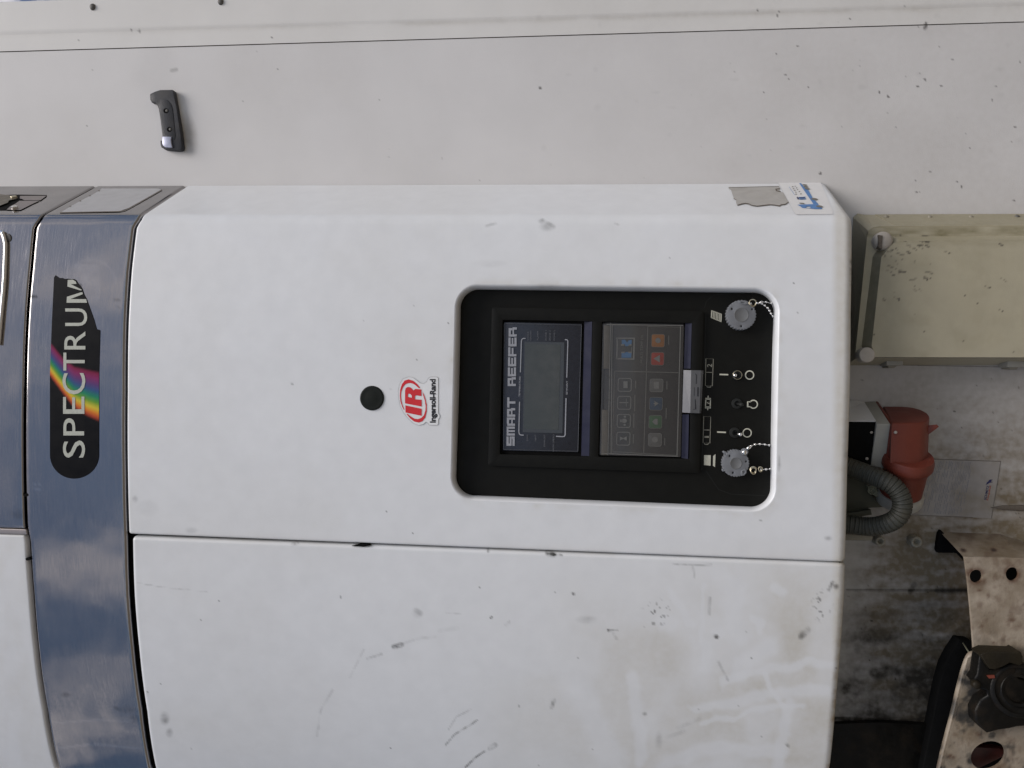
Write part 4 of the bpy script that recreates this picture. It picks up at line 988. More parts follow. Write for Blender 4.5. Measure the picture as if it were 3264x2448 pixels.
def ring3(cx, cy, rpx, y, rad, m, parent, name='ring', sq_=1.0):
    k = .40973/F*(DIST+y)/ct; c_ = W(*zp([(cx, cy)])[0], y)
    v, ff = tube([c_+np.array([math.cos(a)*rpx*k, math.sin(a*2)*0.0006, math.sin(a)*rpx*k*sq_]) for a in np.linspace(0, 2*math.pi, 29)[:-1]], rad, 8, True)
    return mk(name, v, ff, m, parent, True)
def chain(beads, y0, y1, parent, rb=0.0022):
    n = len(beads); B = []
    for i, p in enumerate(beads):
        B.append(W(*zp([p])[0], y0+(y1-y0)*i/max(1, n-1)))
    mb = MB()
    for p in B:
        v, ff = lathe(p, (0.3, -1, 0.2), [(-rb, .0002), (-rb*.7, rb*.7), (0, rb), (rb*.7, rb*.7), (rb, .0002)], 12); mb.add(v, ff)
    v, ff = tube(B, 0.0005, 6); mb.add(v, ff)
    mb.obj('bead_chain', 'chrome', parent, True, autosm=80)
c1 = gearcap(398, 302, 117, 55, [(325, 255), (482, 258), (397, 390)], 3, 1)
v, ff = prism(zp([(375, 198), (400, 188), (440, 192), (458, 205), (455, 222), (420, 222), (385, 212)]), YP-0.0175, YP-0.012, bev=0.0006, holes=[zp([(395, 200), (425, 202), (425, 208), (400, 208)])]); mk('strap_end', v, ff, 'cap', c1, True, autosm=40)
ring3(486, 208, 25, YP-0.019, 0.0010, 'brass', c1)
v, ff = tube([W(*zp([(480, 212)])[0], YP-.018), W(*zp([(470, 216)])[0], YP-.017)], [.0022, .0016], 12); mk('rivet', v, ff, 'chrome', c1, True)
v, ff = tube([W(*zp([(512, 210)])[0], YP-.019), W(*zp([(540, 211)])[0], YP-.018)], 0.0014, 10); mk('chain_link', v, ff, 'chrome', c1, True)
chain([(548, 205), (556, 214), (578, 229), (602, 249), (615, 270), (627, 292), (642, 313)], YP-0.018, YP-0.004, c1)
chain([(556, 200), (590, 203), (630, 212)], YP-0.016, YP-0.008, c1, .0019)
c2 = gearcap(355, 1457, 106, 45, [(307, 1400), (435, 1443), (333, 1530)], 8, 2)
for pts in ([(252, 1368), (262, 1360), (285, 1368), (290, 1385), (268, 1388)], [(250, 1500), (262, 1502), (272, 1515), (255, 1522), (248, 1512)]):
    v, ff = prism(zp(pts), YP-0.012, YP-0.004, bev=0.0005); mk('cap_tab', v, ff, 'cap', c2, True, autosm=40)
v, ff = prism(zp([(395, 1515), (425, 1500), (440, 1510), (440, 1530), (420, 1552), (395, 1555)]), YP-0.0175, YP-0.012, bev=0.0006, holes=[zp([(408, 1518), (425, 1515), (428, 1530), (412, 1540)])]); mk('strap_end', v, ff, 'cap', c2, True, autosm=40)
ring3(422, 1368, 21, YP-0.017, 0.0016, 'cap', c2); v, ff = lathe(W(*zp([(422, 1370)])[0], YP-.016), (0, -1, 0), [(0, .0042), (.0025, .0038), (.0035, .002), (.0036, .0002)], 16); mk('rivet', v, ff, 'chrome', c2, True)
v, ff = tube([W(*zp([(438, 1348)])[0], YP-.017), W(*zp([(466, 1326)])[0], YP-.017)], [.0018, .0030], 10); mk('chain_link', v, ff, 'chrome', c2, True)
chain([(472, 1322), (503, 1310), (540, 1307), (578, 1310), (613, 1316)], YP-0.017, YP-0.004, c2)
ring3(490, 1508, 24, YP-0.017, 0.0012, 'brass', c2, sq_=0.85); ring3(492, 1516, 24, YP-0.019, 0.0008, 'brass', c2, sq_=0.8); ring3(546, 1503, 17, YP-0.016, 0.0010, 'brass', c2, 'chain_link', 0.8)
chain([(552, 1506), (588, 1503), (621, 1500)], YP-0.014, YP-0.006, c2)

# --- stickers on the unit's sloping side
zg = lambda p: Z(2250, 560, .22604, p)
mb = MB(); sheet(mb, zg([(320, 165), (600, 158), (1030, 150), (1050, 180), (1030, 205), (1060, 228), (1090, 235), (1165, 370), (1130, 385), (1120, 402), (1060, 408), (1040, 425), (960, 412), (900, 407), (800, 418), (720, 428), (640, 415), (610, 398), (560, 388), (500, 398), (445, 417), (430, 395), (425, 370), (432, 345), (395, 322), (375, 265), (355, 200), (325, 185)]), surfS(0.0006)); tl = mb.obj('torn_label', 'grey_stk', unit)
for pts, wd in (([(445, 416), (500, 397), (560, 388), (610, 398), (640, 415), (720, 429), (800, 419), (900, 407), (960, 412), (1040, 425), (1060, 408), (1120, 402), (1165, 371)], 2.6), ([(320, 164), (1030, 149)], 1.2), ([(980, 190), (1040, 182)], 3), ([(985, 200), (1000, 212), (1055, 224)], 3), ([(390, 320), (432, 345)], 1.5)):
    mb = MB(); line(mb, zg(pts), wd, surfS(0.0009)); mb.obj('ragged_edge', 'torn', tl)
zq = lambda p: Z(2300, 570, .18083, p)
mb = MB(); sheet(mb, zq([(985, 45), (1740, 45), (1960, 560), (1960, 620), (1310, 628), (1290, 610)]), surfS(0.0003)); ts = mb.obj('truck_sticker', 'stkw', unit)
mb = MB(); line(mb, zq([(980, 45), (1290, 610), (1315, 628), (1960, 622), (1965, 560)]), 0.45, surfS(0.0007)); mb.obj('cut_line', 'stkline', ts)
mb = MB()
for pl in ([(1370, 78), (1400, 75), (1425, 110), (1490, 180), (1530, 200), (1605, 335), (1650, 385), (1700, 440), (1715, 470), (1775, 520), (1770, 530), (1640, 530), (1560, 520), (1420, 510), (1380, 478), (1335, 455), (1620, 445)],):
    sheet(mb, zq(pl), surfS(0.0009), holes=[zq(ell(1530, 500, 42, 14, 14))])
line(mb, zq([(1190, 140), (1290, 285)]), 0.9, surfS(0.0009))
for a, b in (((1360, 325), (1480, 318)), ((1365, 345), (1485, 340)), ((1370, 360), (1490, 356))): line(mb, zq([a, b]), 1.6, surfS(0.0009))
mb.obj('truck_picture', 'tblue', ts)
for cx, cy, rx, ry in ((1465, 105, 42, 11), (1485, 138, 45, 12), (1510, 173, 48, 13), (1635, 355, 62, 18), (1725, 485, 60, 18), (1415, 429, 48, 9)): mb = MB(); sheet(mb, zq(ell(cx, cy, rx, ry, 20, rot=5)), surfS(0.0012)); mb.obj('truck_wheel', 'tgrey', ts)
mb = MB()
for i, (a, b) in enumerate((((1240, 140), (1265, 135)), ((1290, 130), (1305, 128)), ((1255, 175), (1280, 170)), ((1310, 160), (1335, 158)), ((1275, 205), (1300, 200)), ((1330, 190), (1350, 190)), ((1300, 235), (1320, 235)), ((1360, 225), (1385, 222)), ((1385, 265), (1410, 262)), ((1300, 268), (1325, 270)))): line(mb, zq([a, b]), 2.2, surfS(0.0009))
mb.obj('sticker_text', 'tgrey', ts)
mb = MB(); line(mb, zq([(1330, 318), (1355, 358)]), 3.5, surfS(0.0010)); line(mb, zq([(1350, 332), (1470, 328)]), 1.8, surfS(0.0010)); mb.obj('small_logo', 'navy', ts)

# ------------------------------------------------------------------ rubber hook on the wall
zh = lambda p: Z(440, 260, .14474, p)
hk = thing('rubber_hook', tuple(W(530, 390, WALL)), 'small black rubber hook with a silver insert screwed to the white wall', 'hook')
hpoly = zh([(255, 290), (275, 262), (370, 225), (480, 182), (750, 178), (775, 190), (800, 330), (830, 500), (900, 900), (945, 1200), (970, 1450), (950, 1498), (900, 1510), (850, 1515), (700, 1502), (580, 1490), (510, 1445), (492, 1400), (485, 1300), (527, 1292), (530, 1180), (490, 850), (450, 600), (430, 545), (385, 465), (300, 460), (262, 395)])
pobj('hook_body', 'clip', hk, hpoly, WALL-0.012, WALL-0.001, bev=0.0012, seg=2, autosm=50)
pobj('raised_pad', 'clip', hk, zh([(480, 400), (640, 400), (720, 480), (760, 600), (820, 1180), (800, 1290), (560, 1150), (500, 800), (460, 560)]), WALL-0.0128, WALL-0.011, bev=0.0006, seg=2, autosm=60)
pobj('silver_insert', 'clipm', hk, zh([(532, 1208), (732, 1212), (722, 1270), (728, 1350), (752, 1450), (700, 1456), (600, 1448), (550, 1410), (530, 1360)]), WALL-0.0150, WALL-0.010, bev=0.0008)
for cx, cy in ((625, 642), (700, 1052)):
    mb = MB(); sheet(mb, ell(*zh([(cx-12, cy)])[0], 8.2, 8.2, 20), surfW(WALL-0.0130)); mb.obj('screw_hole', 'gap', hk)
    c_ = W(*zh([(cx+12, cy)])[0], WALL-0.0128); v, ff = lathe(c_, (0, -1, 0), [(-.001, .0026), (.0008, .0024), (.0014, .0012), (.0015, .0002)], 16); mk('screw', v, ff, 'rivet', hk, True, autosm=30)

# ------------------------------------------------------------------ cream junction box
zj = lambda p: Z(2600, 600, .39174, p); YL = 0.095
jb = thing('junction_box', tuple(W(3000, 930, WALL)), 'cream plastic junction box with black spatter under the unit', 'junction box')
def g_box(px, py):
    A = np.zeros((len(px), 3)); med = fbm(px, py, 60, 81)
    A[:, 0] += np.clip(1.2-(py-735)/50, 0, 1)*np.clip(fbm(px*.2, py, 10, 82)*1.8-.5, 0, 1)*0.8+np.clip(med-.5, 0, 1)*.5
    random.seed(12)
    for _ in range(70):
        cx = 2790+abs(random.gauss(0, 1))*110; cy = 745+abs(random.gauss(0, 1))*90; L = random.uniform(0, 22)*(random.random() < .5)
        A[:, 1] += stroke(px, py, [(cx, cy), (cx+L, cy+L*random.uniform(.1, .7))], random.uniform(1.5, 4), 1)*random.uniform(.3, .9)
    for cx, cy, r_ in ((3027, 808, 4), (2873, 865, 4.2), (2955, 891, 4), (3208, 895, 3.5), (3155, 918, 3.5), (2866, 955, 5), (3196, 992, 3.5), (3075, 941, 3), (3117, 968, 3), (2914, 1000, 3), (2785, 1068, 3), (2945, 1055, 3), (3070, 1085, 3), (3232, 1124, 3)):
        A[:, 1] += stroke(px, py, [(cx-18*(r_ > 3.2), cy-8*(r_ > 3.2)), (cx, cy)], 1.6, 1)*.5+np.clip(r_-np.hypot(px-cx, py-cy), 0, 1)*.9
    return np.clip(A, 0, 1)
# base tray: front outline to wall, splayed
fo = zj([(412, 400), (425, 345), (470, 318), (520, 308), (1900, 300), (1900, 1388), (330, 1384), (318, 1330)])
bo_ = zj([(300, 300), (305, 235), (340, 205), (400, 215), (1900, 215), (1900, 1440), (250, 1440), (245, 1380)])
Vf = surfW(YL+0.014)(*np.array(fo).T); Vb = surfW(WALL-0.001)(*np.array(bo_).T); n_ = len(fo)
mb = MB(); mb.add(np.vstack([Vf, Vb]), [tuple(range(n_))]+[(i, n_+i, n_+(i+1) % n_, (i+1) % n_) for i in range(n_)])
mb.obj('box_base', 'box', jb, attrfn=lambda a, b: np.clip(g_box(a, b)*.5, 0, 1))
def grid_solid(poly, yf, yb, name, m, parent, attrfn, step=5, bev_px=None):
    v2, f2 = cdt(densify(poly, step), (), step); v2 = np.array(v2); Pf = W(v2[:, 0], v2[:, 1], yf) if False else surfW(yf)(v2[:, 0], v2[:, 1])
    dp = densify(poly, step); dd = np.array(dp); ring = surfW(yf)(dd[:, 0], dd[:, 1]); rb = ring.copy(); rb[:, 1] = yb; m0 = len(Pf); k = len(dp)
    Vv = np.vstack([Pf, ring, rb]); ff = list(f2)+[(m0+i, m0+(i+1) % k, m0+k+(i+1) % k, m0+k+i) for i in range(k)]
    px, py = proj(Vv); return mk(name, Vv, ff, m, parent, False, attrfn(px, py))
lid = zj([(418, 402), (430, 350), (475, 325), (525, 318), (1900, 308), (1900, 1384), (400, 1380), (335, 1365), (325, 1330)])
grid_solid(lid, YL+0.004, YL+0.0135, 'box_lid', 'box', jb, g_box)
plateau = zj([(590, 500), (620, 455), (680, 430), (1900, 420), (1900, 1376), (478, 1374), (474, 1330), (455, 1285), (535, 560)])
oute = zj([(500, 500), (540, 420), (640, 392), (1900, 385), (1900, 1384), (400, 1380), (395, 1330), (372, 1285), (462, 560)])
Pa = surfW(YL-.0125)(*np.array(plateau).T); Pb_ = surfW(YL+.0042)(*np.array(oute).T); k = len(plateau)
mb = MB(); mb.add(np.vstack([Pa, Pb_]), [(i, (i+1) % k, k+(i+1) % k, k+i) for i in range(k)]); mb.obj('lid_shoulder', 'box', jb, attrfn=lambda a, b: np.clip(g_box(a, b)+np.outer((a < 2812)*(b > 790), [.35, .35, 0]), 0, 1))  # left strip: channel shade painted in through the grime colour
grid_solid(plateau, YL-0.0125, YL+0.003, 'lid_plateau', 'box', jb, g_box)
c_ = W(*zj([(535, 435)])[0], YL+0.001); kk = .39174/F*(DIST+YL)/ct
v, ff = lathe(c_, (0, -1, 0), [(-.004, 72*kk), (.008, 72*kk), (.013, 62*kk), (.016, 40*kk), (.017, .0005)], 32); mk('screw_cap', v, ff, 'boxs', jb, True, autosm=50)
mb = MB(); q = zj([(510, 380), (545, 385), (540, 495), (512, 480)]); v, ff = prism(q, YL-0.0175, YL-0.004); mb.add(v, ff); mb.obj('screw_slot', 'torn', jb)
c_ = W(*zj([(400, 1358)])[0], YL-0.004)
v, ff = lathe(c_, (0, -1, 0), [(-.012, 60*kk), (.010, 60*kk), (.0115, 56*kk), (.012, 50*kk), (.0122, .0005)], 36); mk('screw_cap', v, ff, 'boxs', jb, True, autosm=30)
for q, m_ in (([(522, 1380), (580, 1380), (590, 1460), (640, 1462), (672, 1440), (672, 1380)], 0), ([(1485, 1392), (1565, 1392), (1580, 1470), (1640, 1474), (1655, 1450), (1655, 1392)], 0)):
    pobj('mounting_foot', 'foot', jb, zj(q), WALL-0.030, WALL-0.001, bev=0.001)
for q in ([(578, 1384), (715, 1388), (712, 1442), (575, 1442)], [(1562, 1398), (1800, 1402), (1800, 1456), (1558, 1456)]):
    pobj('mounting_foot', 'greypl', jb, zj(q), WALL-0.042, WALL-0.012, bev=0.002)
mb = MB(); line(mb, zj([(690, 1440), (1700, 1458)]), 1.2, surfW(WALL-0.0006)); mb.obj('sealant_line', 'torn', jb)
# top flange and rivets of the box
v = [surfW(YL+.02)(*zj([(640, 298)])[0]), surfW(YL+.02)(*zj([(1900, 290)])[0]), surfW(WALL-.004)(*zj([(1900, 208)])[0]), surfW(WALL-.004)(*zj([(482, 212)])[0])]
v += [p+np.array([0.0, 0.0, 0.0])-np.array([0.004, 0, 0]) for p in v]
mk('box_flange', v, [(0, 1, 2, 3), (4, 7, 6, 5), (0, 4, 5, 1), (1, 5, 6, 2), (2, 6, 7, 3), (3, 7, 4, 0)], 'box', jb, False, np.tile([.35, 0, 0], (8, 1)))
for cx, cy in ((575, 232), (930, 236), (1265, 236), (1640, 230)):
    c_ = W(*zj([(cx, cy)])[0], WALL-0.02); v, ff = lathe(c_, (0.6, -0.8, 0), [(-.003, .0035), (.001, .0035), (.002, .002), (.0021, .0003)], 16); mk('box_rivet', v, ff, 'foot' if cx < 1600 else 'rivet', jb, True)

# ------------------------------------------------------------------ red power inlet
zr2 = lambda p: Z(2680, 1250, .18681, p)
pi_ = thing('power_inlet', tuple(W(2900, 1400, WALL)), 'red round electric plug inlet on a grey base under the unit', 'power socket')
def poly3(name, m, parent, pts, faces, bev=0.0, smooth=True):
    """pts: (zoomx, zoomy, depth y)"""
    V = [W(*zr2([(a, b)])[0], y) for a, b, y in pts]
    bm = bmesh.new(); vs = [bm.verts.new(p) for p in V]
    for q in faces: bm.faces.new([vs[i] for i in q])
    if bev: bmesh.ops.bevel(bm, geom=bm.edges[:], offset=bev, segments=3, profile=.5, affect='EDGES', clamp_overlap=True)
    bmesh.ops.recalc_face_normals(bm, faces=bm.faces); bm.verts.index_update()
    o = mk(name, [tuple(v.co) for v in bm.verts], [tuple(v.index for v in f.verts) for f in bm.faces], m, parent, smooth, autosm=40); bm.free(); return o
BOXF = [(0, 1, 2, 3), (4, 7, 6, 5), (0, 4, 5, 1), (1, 5, 6, 2), (2, 6, 7, 3), (3, 7, 4, 0)]
y0, y1 = 0.085, WALL-0.001
# grey collar: front face quad, back at wall (right end leans to the wall)
poly3('grey_base', 'greypl', pi_, [(608, 540, y0), (852, 545, y0), (745, 1305, y0+.02), (510, 1250, y0+.02), (380, 165, y1), (592, 152, y1), (720, 1200, y1), (480, 1150, y1)], BOXF, 0.0015)
poly3('back_box', 'stkw', pi_, [(-300, 480, y0+.004), (600, 486, y0+.004), (590, 560, y0+.012), (-300, 560, y0+.012), (-300, 60, y1-.004), (400, 165, y1-.002), (400, 560, y1-.002), (-300, 560, y1-.002)], BOXF)
poly3('back_box', 'gap', pi_, [(-300, 488, y0+.006), (604, 494, y0+.006), (512, 1240, y0+.022), (-300, 1150, y0+.022), (-300, 488, y1-.002), (500, 490, y1-.002), (470, 1150, y1-.002), (-300, 1100, y1-.002)], BOXF)
poly3('red_flange', 'redpl', pi_, [(853, 545, y0-.002), (905, 548, y0-.002), (815, 1315, y0+.018), (745, 1308, y0+.018), (592, 152, y1), (640, 158, y1), (790, 1200, y1), (720, 1200, y1)], BOXF, 0.001)
# hood: D-section loft along world X
sec = [(870, 545, .078), (1100, 546, .076), (1330, 545, .078), (1430, 525, .084), (1490, 490, .094), (1514, 450, .106), (1510, 420, .116), (1470, 370, .130), (1380, 320, .142), (1240, 280, .152), (1100, 260, .160), (900, 255, .168), (720, 255, .172)]
A_ = np.array([W(*zr2([(a, b)])[0], y) for a, b, y in sec])
B_ = A_.copy(); tgt = W(*zr2([(845, 1195)])[0], .090)
B_ = A_+np.array([tgt[0]-A_[0][0], 0.0, 0.001]); n_ = len(sec)
mid = []
cen = A_.mean(0)
capr = [cen*(1-k)+A_*k+np.array([d, 0, 0]) for k, d in ((0.94, 0.0016), (0.985, 0.0008))]
mb = MB(); rowsV = np.vstack([capr[0], capr[1], A_, B_]); fcs = [tuple(range(n_))]
for r_ in range(3): fcs += [(r_*n_+i, r_*n_+(i+1) % n_, (r_+1)*n_+(i+1) % n_, (r_+1)*n_+i) for i in range(n_)]
fcs.append(tuple(3*n_+i for i in range(n_))[::-1]); mb.add(rowsV, fcs); mb.obj('hood', 'redpl', pi_, True, autosm=30)
# collar disc and cylinder, axis mostly along world X, tipped to the wall
ccen = W(2893, 1470, .100); ax = np.array([-1.0, 0.50, 0.02]); kk = 1/F*(DIST+.10)/ct
v, ff = lathe(ccen, ax, [(-.010, 70*kk), (-.002, 75*kk), (.006, 75*kk), (.010, 71*kk), (.012, 68*kk), (.020, 63*kk), (.060, 61*kk), (.072, 61*kk)], 48); mk('socket_collar', v, ff, 'redpl', pi_, True, autosm=50)
v, ff = lathe(ccen, ax, [(.058, 64*kk), (.060, 68*kk), (.070, 69*kk), (.076, 66*kk), (.077, 10*kk)], 48); mk('end_ring', v, ff, 'greypl', pi_, True, autosm=50)
poly3('hinge_tab', 'redpl', pi_, [(1470, 570, .100), (1640, 550, .096), (1675, 590, .096), (1490, 730, .100), (1470, 570, .108), (1640, 550, .103), (1675, 590, .103), (1490, 730, .108)], BOXF, 0.0006)
# paper label wrapped on the cylinder
axn = ax/np.linalg.norm(ax); tmp = np.array([0, 0, 1.0]); a1 = np.cross(axn, tmp); a1 /= np.linalg.norm(a1); b1 = np.cross(axn, a1)
V = []; 
for d in (.016, .054):
    for i in range(13):
        th = R(-62-60*i/12); r_ = 63.6*kk
        best = ccen+axn*d+(np.array([0, -1, 0])*math.cos(R(15+62*i/12))+np.array([0, 0, -1])*math.sin(R(15+62*i/12)))*(r_ if d < .03 else r_*.985)
        V.append(best)
mk('paper_label', V, [(i, i+1, 14+i, 13+i) for i in range(12)], 'boxs', pi_, True)
for a, b, y in ((522, 682, .10), (445, 1135, .108), (935, 685, .080), (855, 1140, .09)):
    c_ = W(*zr2([(a, b)])[0], y-.004); v, ff = lathe(c_, (0, -1, 0), [(-.004, .0024), (.001, .0024), (.0016, .001), (.0017, .0002)], 10); mk('screw', v, ff, 'boxs', pi_, True)

# ------------------------------------------------------------------ conduit
zc = lambda p: Z(2650, 1450, .21097, p)
cpt = zc([(-500, -40), (-150, 60), (150, 135), (300, 195), (480, 260), (640, 325), (800, 390), (930, 470), (1030, 590), (1075, 740), (1040, 890), (940, 990), (800, 1050), (640, 1078), (480, 1075), (280, 1045), (0, 1010), (-400, 980)])
cy_ = [.14, .12, .105, .10, .09, .08, .072, .068, .066, .066, .068, .072, .08, .088, .095, .10, .11, .13]
CP = spline([W(*p, y) for p, y in zip(cpt, cy_)], 24)
seg = np.linalg.norm(np.diff(CP, axis=0), axis=1); s_ = np.concatenate([[0], np.cumsum(seg)]); L_ = s_[-1]
pitch = 0.0062; ns = int(L_/pitch*10); ss = np.linspace(0, L_, ns); PP = np.stack([np.interp(ss, s_, CP[:, i]) for i in range(3)], -1)
ph = (ss/pitch) % 1; rad = 0.0148-0.0026*np.exp(-((ph-0.5)/0.11)**2)+0.0004*np.cos(2*math.pi*ph)*-1
v, ff = tube(PP, rad, 28); cd = mk('corrugated_conduit', v, ff, 'hose', None, True); tag(cd, 'grey green corrugated cable conduit looping down from behind the unit', 'conduit')
# olive mounting plate behind the conduit with pale lug
op = thing('cable_entry_box', tuple(W(2760, 1600, WALL)), 'olive cable entry box inside the loop of corrugated conduit', 'cable box')
pobj('entry_body', 'olive', op, zc([(-400, 330), (520, 330), (560, 560), (700, 690), (840, 720), (870, 790), (600, 800), (280, 870), (-400, 900)]), 0.135, WALL-.001, bev=.002)
pobj('lug', 'lug', op, zc([(545, 460), (610, 480), (700, 540), (790, 610), (850, 670), (740, 670), (640, 610), (570, 570)]), 0.126, WALL-.001, bev=.001)
c_ = W(*zc([(615, 532)])[0], .125); v, ff = lathe(c_, (0, -1, 0), [(-.002, .0072), (.0012, .0072), (.0016, .006), (.0004, .0050), (.0008, .0040), (.002, .0036), (.0006, .002), (.0005, .0003)], 24); mk('screw', v, ff, 'lug', op, True, autosm=30)
pobj('rubber_block', 'olive', op, zc([(-400, 900), (280, 875), (600, 825), (618, 905), (280, 965), (-400, 1000)]), 0.12, WALL-.001, bev=.002)
pobj('rubber_block', 'foot', op, zc([(-400, 1180), (250, 1190), (640, 1230), (620, 1300), (240, 1290), (-400, 1290)]), 0.150, WALL-.001, bev=.003)

# ------------------------------------------------------------------ two hollow bolts in the wall
zw = lambda p: Z(2600, 1700, .45078, p)
for i, (cx, cy, r_) in enumerate(((453, 55, 33), (710, 60, 38))):
    kk = .45078/F*(DIST+WALL-.02)/ct; c_ = W(*zw([(cx, cy)])[0], WALL-0.018)
    v, ff = lathe(c_, (0, -1, 0), [(-.017, r_*kk*1.05), (.0, r_*kk), (.003, r_*kk*.93), (.004, r_*kk*.75), (.003, r_*kk*.5), (-.004, r_*kk*.38), (-.005, .0004)], 28)
    o = mk('wall_grommet', v, ff, 'foot', None, True, autosm=70)
    tag(o, ['hollow pale grommet in the wall partly under the conduit loop', 'hollow pale grommet in the wall right above the smeared white patch, nearer the bracket'][i], 'grommet', 'grommets in the wall under the unit')

# ------------------------------------------------------------------ grimy bracket with holes
bk = thing('support_bracket', tuple(W(3200, 2000, WALL)), 'grimy white steel bracket with punched holes at the lower corner', 'bracket')
YK = 0.055
def g_brk(px, py):
    A = np.zeros((len(px), 3)); A[:, 0] += np.clip(fbm(px, py, 70, 91)*2-.8, 0, 1)*.7+np.clip((py-2050)/300, 0, 1)*.2
    A[:, 2] += np.clip(fbm(px, py, 16, 92)*4-2.6, 0, 1)*.5
    for cx, cy, rx, ry, k in ((3122, 1881, 12, 5, .7), (3150, 1900, 9, 14, .6), (3170, 1840, 5, 5, .4), (3228, 1976, 14, 9, .6), (3130, 1996, 8, 8, .7), (3030, 2412, 22, 12, .9), (3120, 2340, 16, 10, .8)): A[:, 2] += blob(px, py, cx, cy, rx, ry)*k*np.clip(fbm(px, py, 8, 93)*2.4-.4, 0, 1)
    for cx, cy in ((3112, 1837), (3227, 1830), (3150, 2408)):
        d_ = np.hypot(px-cx, py-cy); A[:, 2] += np.exp(-np.maximum(d_-24, 0)/9)*np.clip(fbm(px, py, 18, int(cx))*2.4-.5, 0, 1)*.75
        A[:, 0] += np.clip((px-cx)/10, 0, 1)*np.exp(-np.maximum(px-cx, 0)/70)*np.exp(-np.abs(py-cy)/16)*np.clip(fbm(px*.25, py, 14, 97)*2-.5, 0, 1)*.6
    A[:, 1] += np.clip((fbm(px, py, 34, 98)-.56)*6, 0, 1)*np.clip((py-1980)/200, 0, 1)*.8+np.clip((fbm(px, py, 120, 99)-.5)*4, 0, 1)*np.clip((py-2060)/200, 0, 1)*.55
    A[:, 2] += np.clip((fbm(px, py, 26, 100)-.58)*7, 0, 1)*.32
    A[:, 1] += blob(px, py, 3150, 2240, 85, 135)*.9+blob(px, py, 3120, 2160, 60, 70)*.7+np.clip((py-2080)/400, 0, 1)*np.clip(fbm(px, py, 60, 95)*2-.7, 0, 1)*.6+np.clip(fbm(px, py, 9, 94)*6-4.6, 0, 1)*.6
    return np.clip(A, 0, 1)
fp = [(3075, 1775), (3079, 1800), (3086, 1855), (3095, 1950), (3103, 2050), (3105, 2086), (3086, 2098), (3066, 2165), (3040, 2275), (3011, 2386), (2990, 2480), (3330, 2480), (3330, 1780)]
holes = [ell(3112, 1837, 21, 21, 24), ell(3227, 1830, 21, 22, 24), ell(3150, 2408, 57, 44, 28, rot=-20)]
dfp = densify(fp, 5); v2, f2 = cdt(dfp, holes, 5); v2 = np.array(v2); Pf = surfW(YK)(v2[:, 0], v2[:, 1])
rings = []; Vv = [Pf]; ff = list(f2); off_ = len(Pf)
for lp in [dfp]+holes:
    r_ = surfW(YK)(*np.array(lp).T); rb = r_.copy(); rb[:, 1] += .006; k = len(lp); Vv += [r_, rb]; ff += [(off_+i, off_+(i+1) % k, off_+k+(i+1) % k, off_+k+i) for i in range(k)]; off_ += 2*k
Vv = np.vstack(Vv); px, py = proj(Vv); mk('bracket_face', Vv, ff, 'brk', bk, False, g_brk(px, py))
# flange running back to the wall
zb2 = lambda p: Z(2980, 1650, .24109, p)
n_ = 40; fr = np.linspace(3075, 3330, n_); bkx = np.interp(fr, [3075, 3264, 3330], [2996, 3185, 3250]); bky = np.interp(bkx, [2996, 3185, 3250], [1695, 1702, 1722])
rowsV = []; m_ = 22
for k in np.linspace(0, 1, m_):
    rowsV.append((surfW(YK)(fr, np.full(n_, 1779.5)))*(1-k)+surfW(WALL-.002)(bkx, bky)*k)
Vv = np.vstack(rowsV); ff = [(a*n_+i, a*n_+i+1, (a+1)*n_+i+1, (a+1)*n_+i) for a in range(m_-1) for i in range(n_-1)]
px, py = proj(Vv)
def g_fl(px, py):
    A = g_brk(px, py); A[:, 0] += .35
    for cx, cy in ((3070, 1754), (3167, 1753)): A[:, 2] += blob(px, py, cx, cy, 15, 9, 20)*1.0; A[:, 1] += blob(px, py, cx, cy, 10, 6, 20)
    return np.clip(A, 0, 1)
mk('bracket_flange', Vv, ff, 'brk', bk, False, g_fl(px, py))
# end return (faces the unit) and the dark bar between bracket and wall
pobj('bracket_stay', 'gap', bk, [(2985, 1752), (2993, 1700), (3000, 1690), (3062, 1765), (3078, 1790), (3050, 1762), (2990, 1762)], WALL-.012, WALL-.002)
V = [W(3076, 1780, YK+.006), W(3103, 2085, YK+.006), W(3074, 1782, YK+.02), W(3101, 2085, YK+.02)]
mk('bracket_return', V, [(0, 1, 3, 2)], 'gap', bk)
V = [W(3100, 2090, YK+.006), W(3000, 2480, YK+.006), W(3080, 2095, YK+.035), W(2975, 2480, YK+.035)]
mk('bracket_return', V, [(0, 1, 3, 2)], 'gap', bk)
pobj('lower_rail', 'gap', bk, [(3030, 2085), (3060, 2040), (3098, 2045), (3100, 2100), (3060, 2200), (2990, 2480), (2935, 2480), (2965, 2330), (2995, 2180), (3012, 2120)], WALL-.03, WALL-.002, bev=.002)
v, ff = tube([W(3070, 2050, .12), W(3088, 2078, .09), W(3103, 2090, .052)], .0012, 8); mk('wire_stub', v, ff, 'lug', bk, True)
pobj('red_bar', 'rustbar', bk, [(3080, 2380), (3180, 2385), (3210, 2392), (3240, 2390), (3262, 2350), (3300, 2340), (3300, 2480), (3245, 2480), (3236, 2415), (3200, 2412), (3080, 2470)], YK+.030, YK+.045, bev=.002)
pobj('hole_dark_backing', 'gap', bk, [(3090, 1800), (3300, 1800), (3300, 2480), (3030, 2480), (3110, 2090)], YK+.055, YK+.06)  # dark backing added behind the holes to deepen their shade
ed = [W(a, b, YK+.006) for a, b in ((3106, 2086), (3090, 2098), (3068, 2165), (3042, 2275), (3013, 2386), (2992, 2480))]
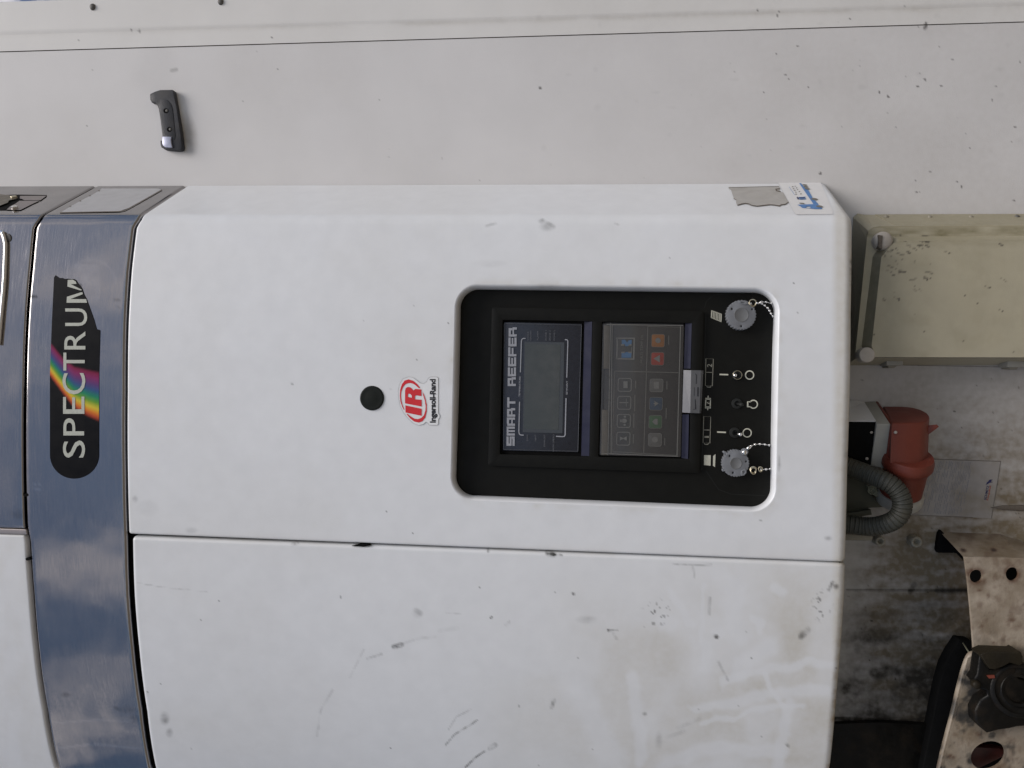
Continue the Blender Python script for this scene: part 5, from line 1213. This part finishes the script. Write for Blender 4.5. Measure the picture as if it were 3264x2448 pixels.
v, ff = tube(spline(ed, 6), 0.0062, 14); px, py = proj(np.array(v)); mk('bracket_bend', v, ff, 'brk', bk, True, g_brk(px, py))
# mudguard-like dark lower panel
lp_ = pobj('lower_wall_plate', 'rubber', None, [(2600, 2310), (2800, 2302), (2960, 2310), (2950, 2540), (2600, 2560)], WALL-.012, WALL-.001, bev=.002)
tag(lp_, 'black oily plate low on the wall beside the bracket', 'plate')
# coupling / hose in front of the bracket
zx = lambda p: Z(2980, 2050, .23987, p)
cpn = thing('rubber_coupling', tuple(W(3200, 2200, YK)), 'oily black rubber air coupling hanging in front of the grimy bracket', 'air coupling')
pobj('coupling_lug', 'obrown', cpn, zx([(600, 150), (700, 110), (1080, 125), (1110, 105), (1150, 125), (1175, 190), (1165, 280), (1130, 305), (1000, 265), (900, 320), (800, 355), (730, 345), (680, 280)]), .020, YK-.004, bev=.004, seg=3, autosm=60)
pobj('coupling_body', 'rubber', cpn, zx([(600, 130), (660, 180), (740, 350), (900, 330), (1080, 290), (1085, 400), (1120, 470), (1400, 520), (1400, 1090), (1100, 1115), (1000, 1140), (850, 1160), (700, 1200), (600, 1120), (540, 1050), (530, 900), (600, 760), (700, 700), (690, 640), (590, 600), (510, 500), (560, 420), (580, 250)]), .028, YK-.002, bev=.006, seg=3, autosm=60)
c_ = W(*zx([(1130, 640)])[0], .020); v, ff = lathe(c_, (0.1, -1, 0.1), [(-.02, .040), (-.006, .040), (-.003, .038), (-.0025, .033), (-.006, .031), (-.0062, .025), (-.004, .023), (-.005, .019), (-.016, .018), (-.018, .0004)], 48); mk('coupling_ring', v, ff, 'rubber', cpn, True, autosm=60)
for cx, cy, rx in ((560, 560, 22),):
    v, ff = lathe(W(*zx([(cx, cy)])[0], .022), (0, -1, 0), [(-.01, .006), (.0, .006), (.002, .003), (.0021, .0002)], 12); mk('coupling_bolt', v, ff, 'obrown', cpn, True)
pobj('orange_seal', 'redpl', cpn, zx([(690, 430), (790, 425), (800, 465), (720, 470)]), .026, .032)
print('verts', sum(len(o.data.vertices) for o in COL.objects if o.type == 'MESH'))
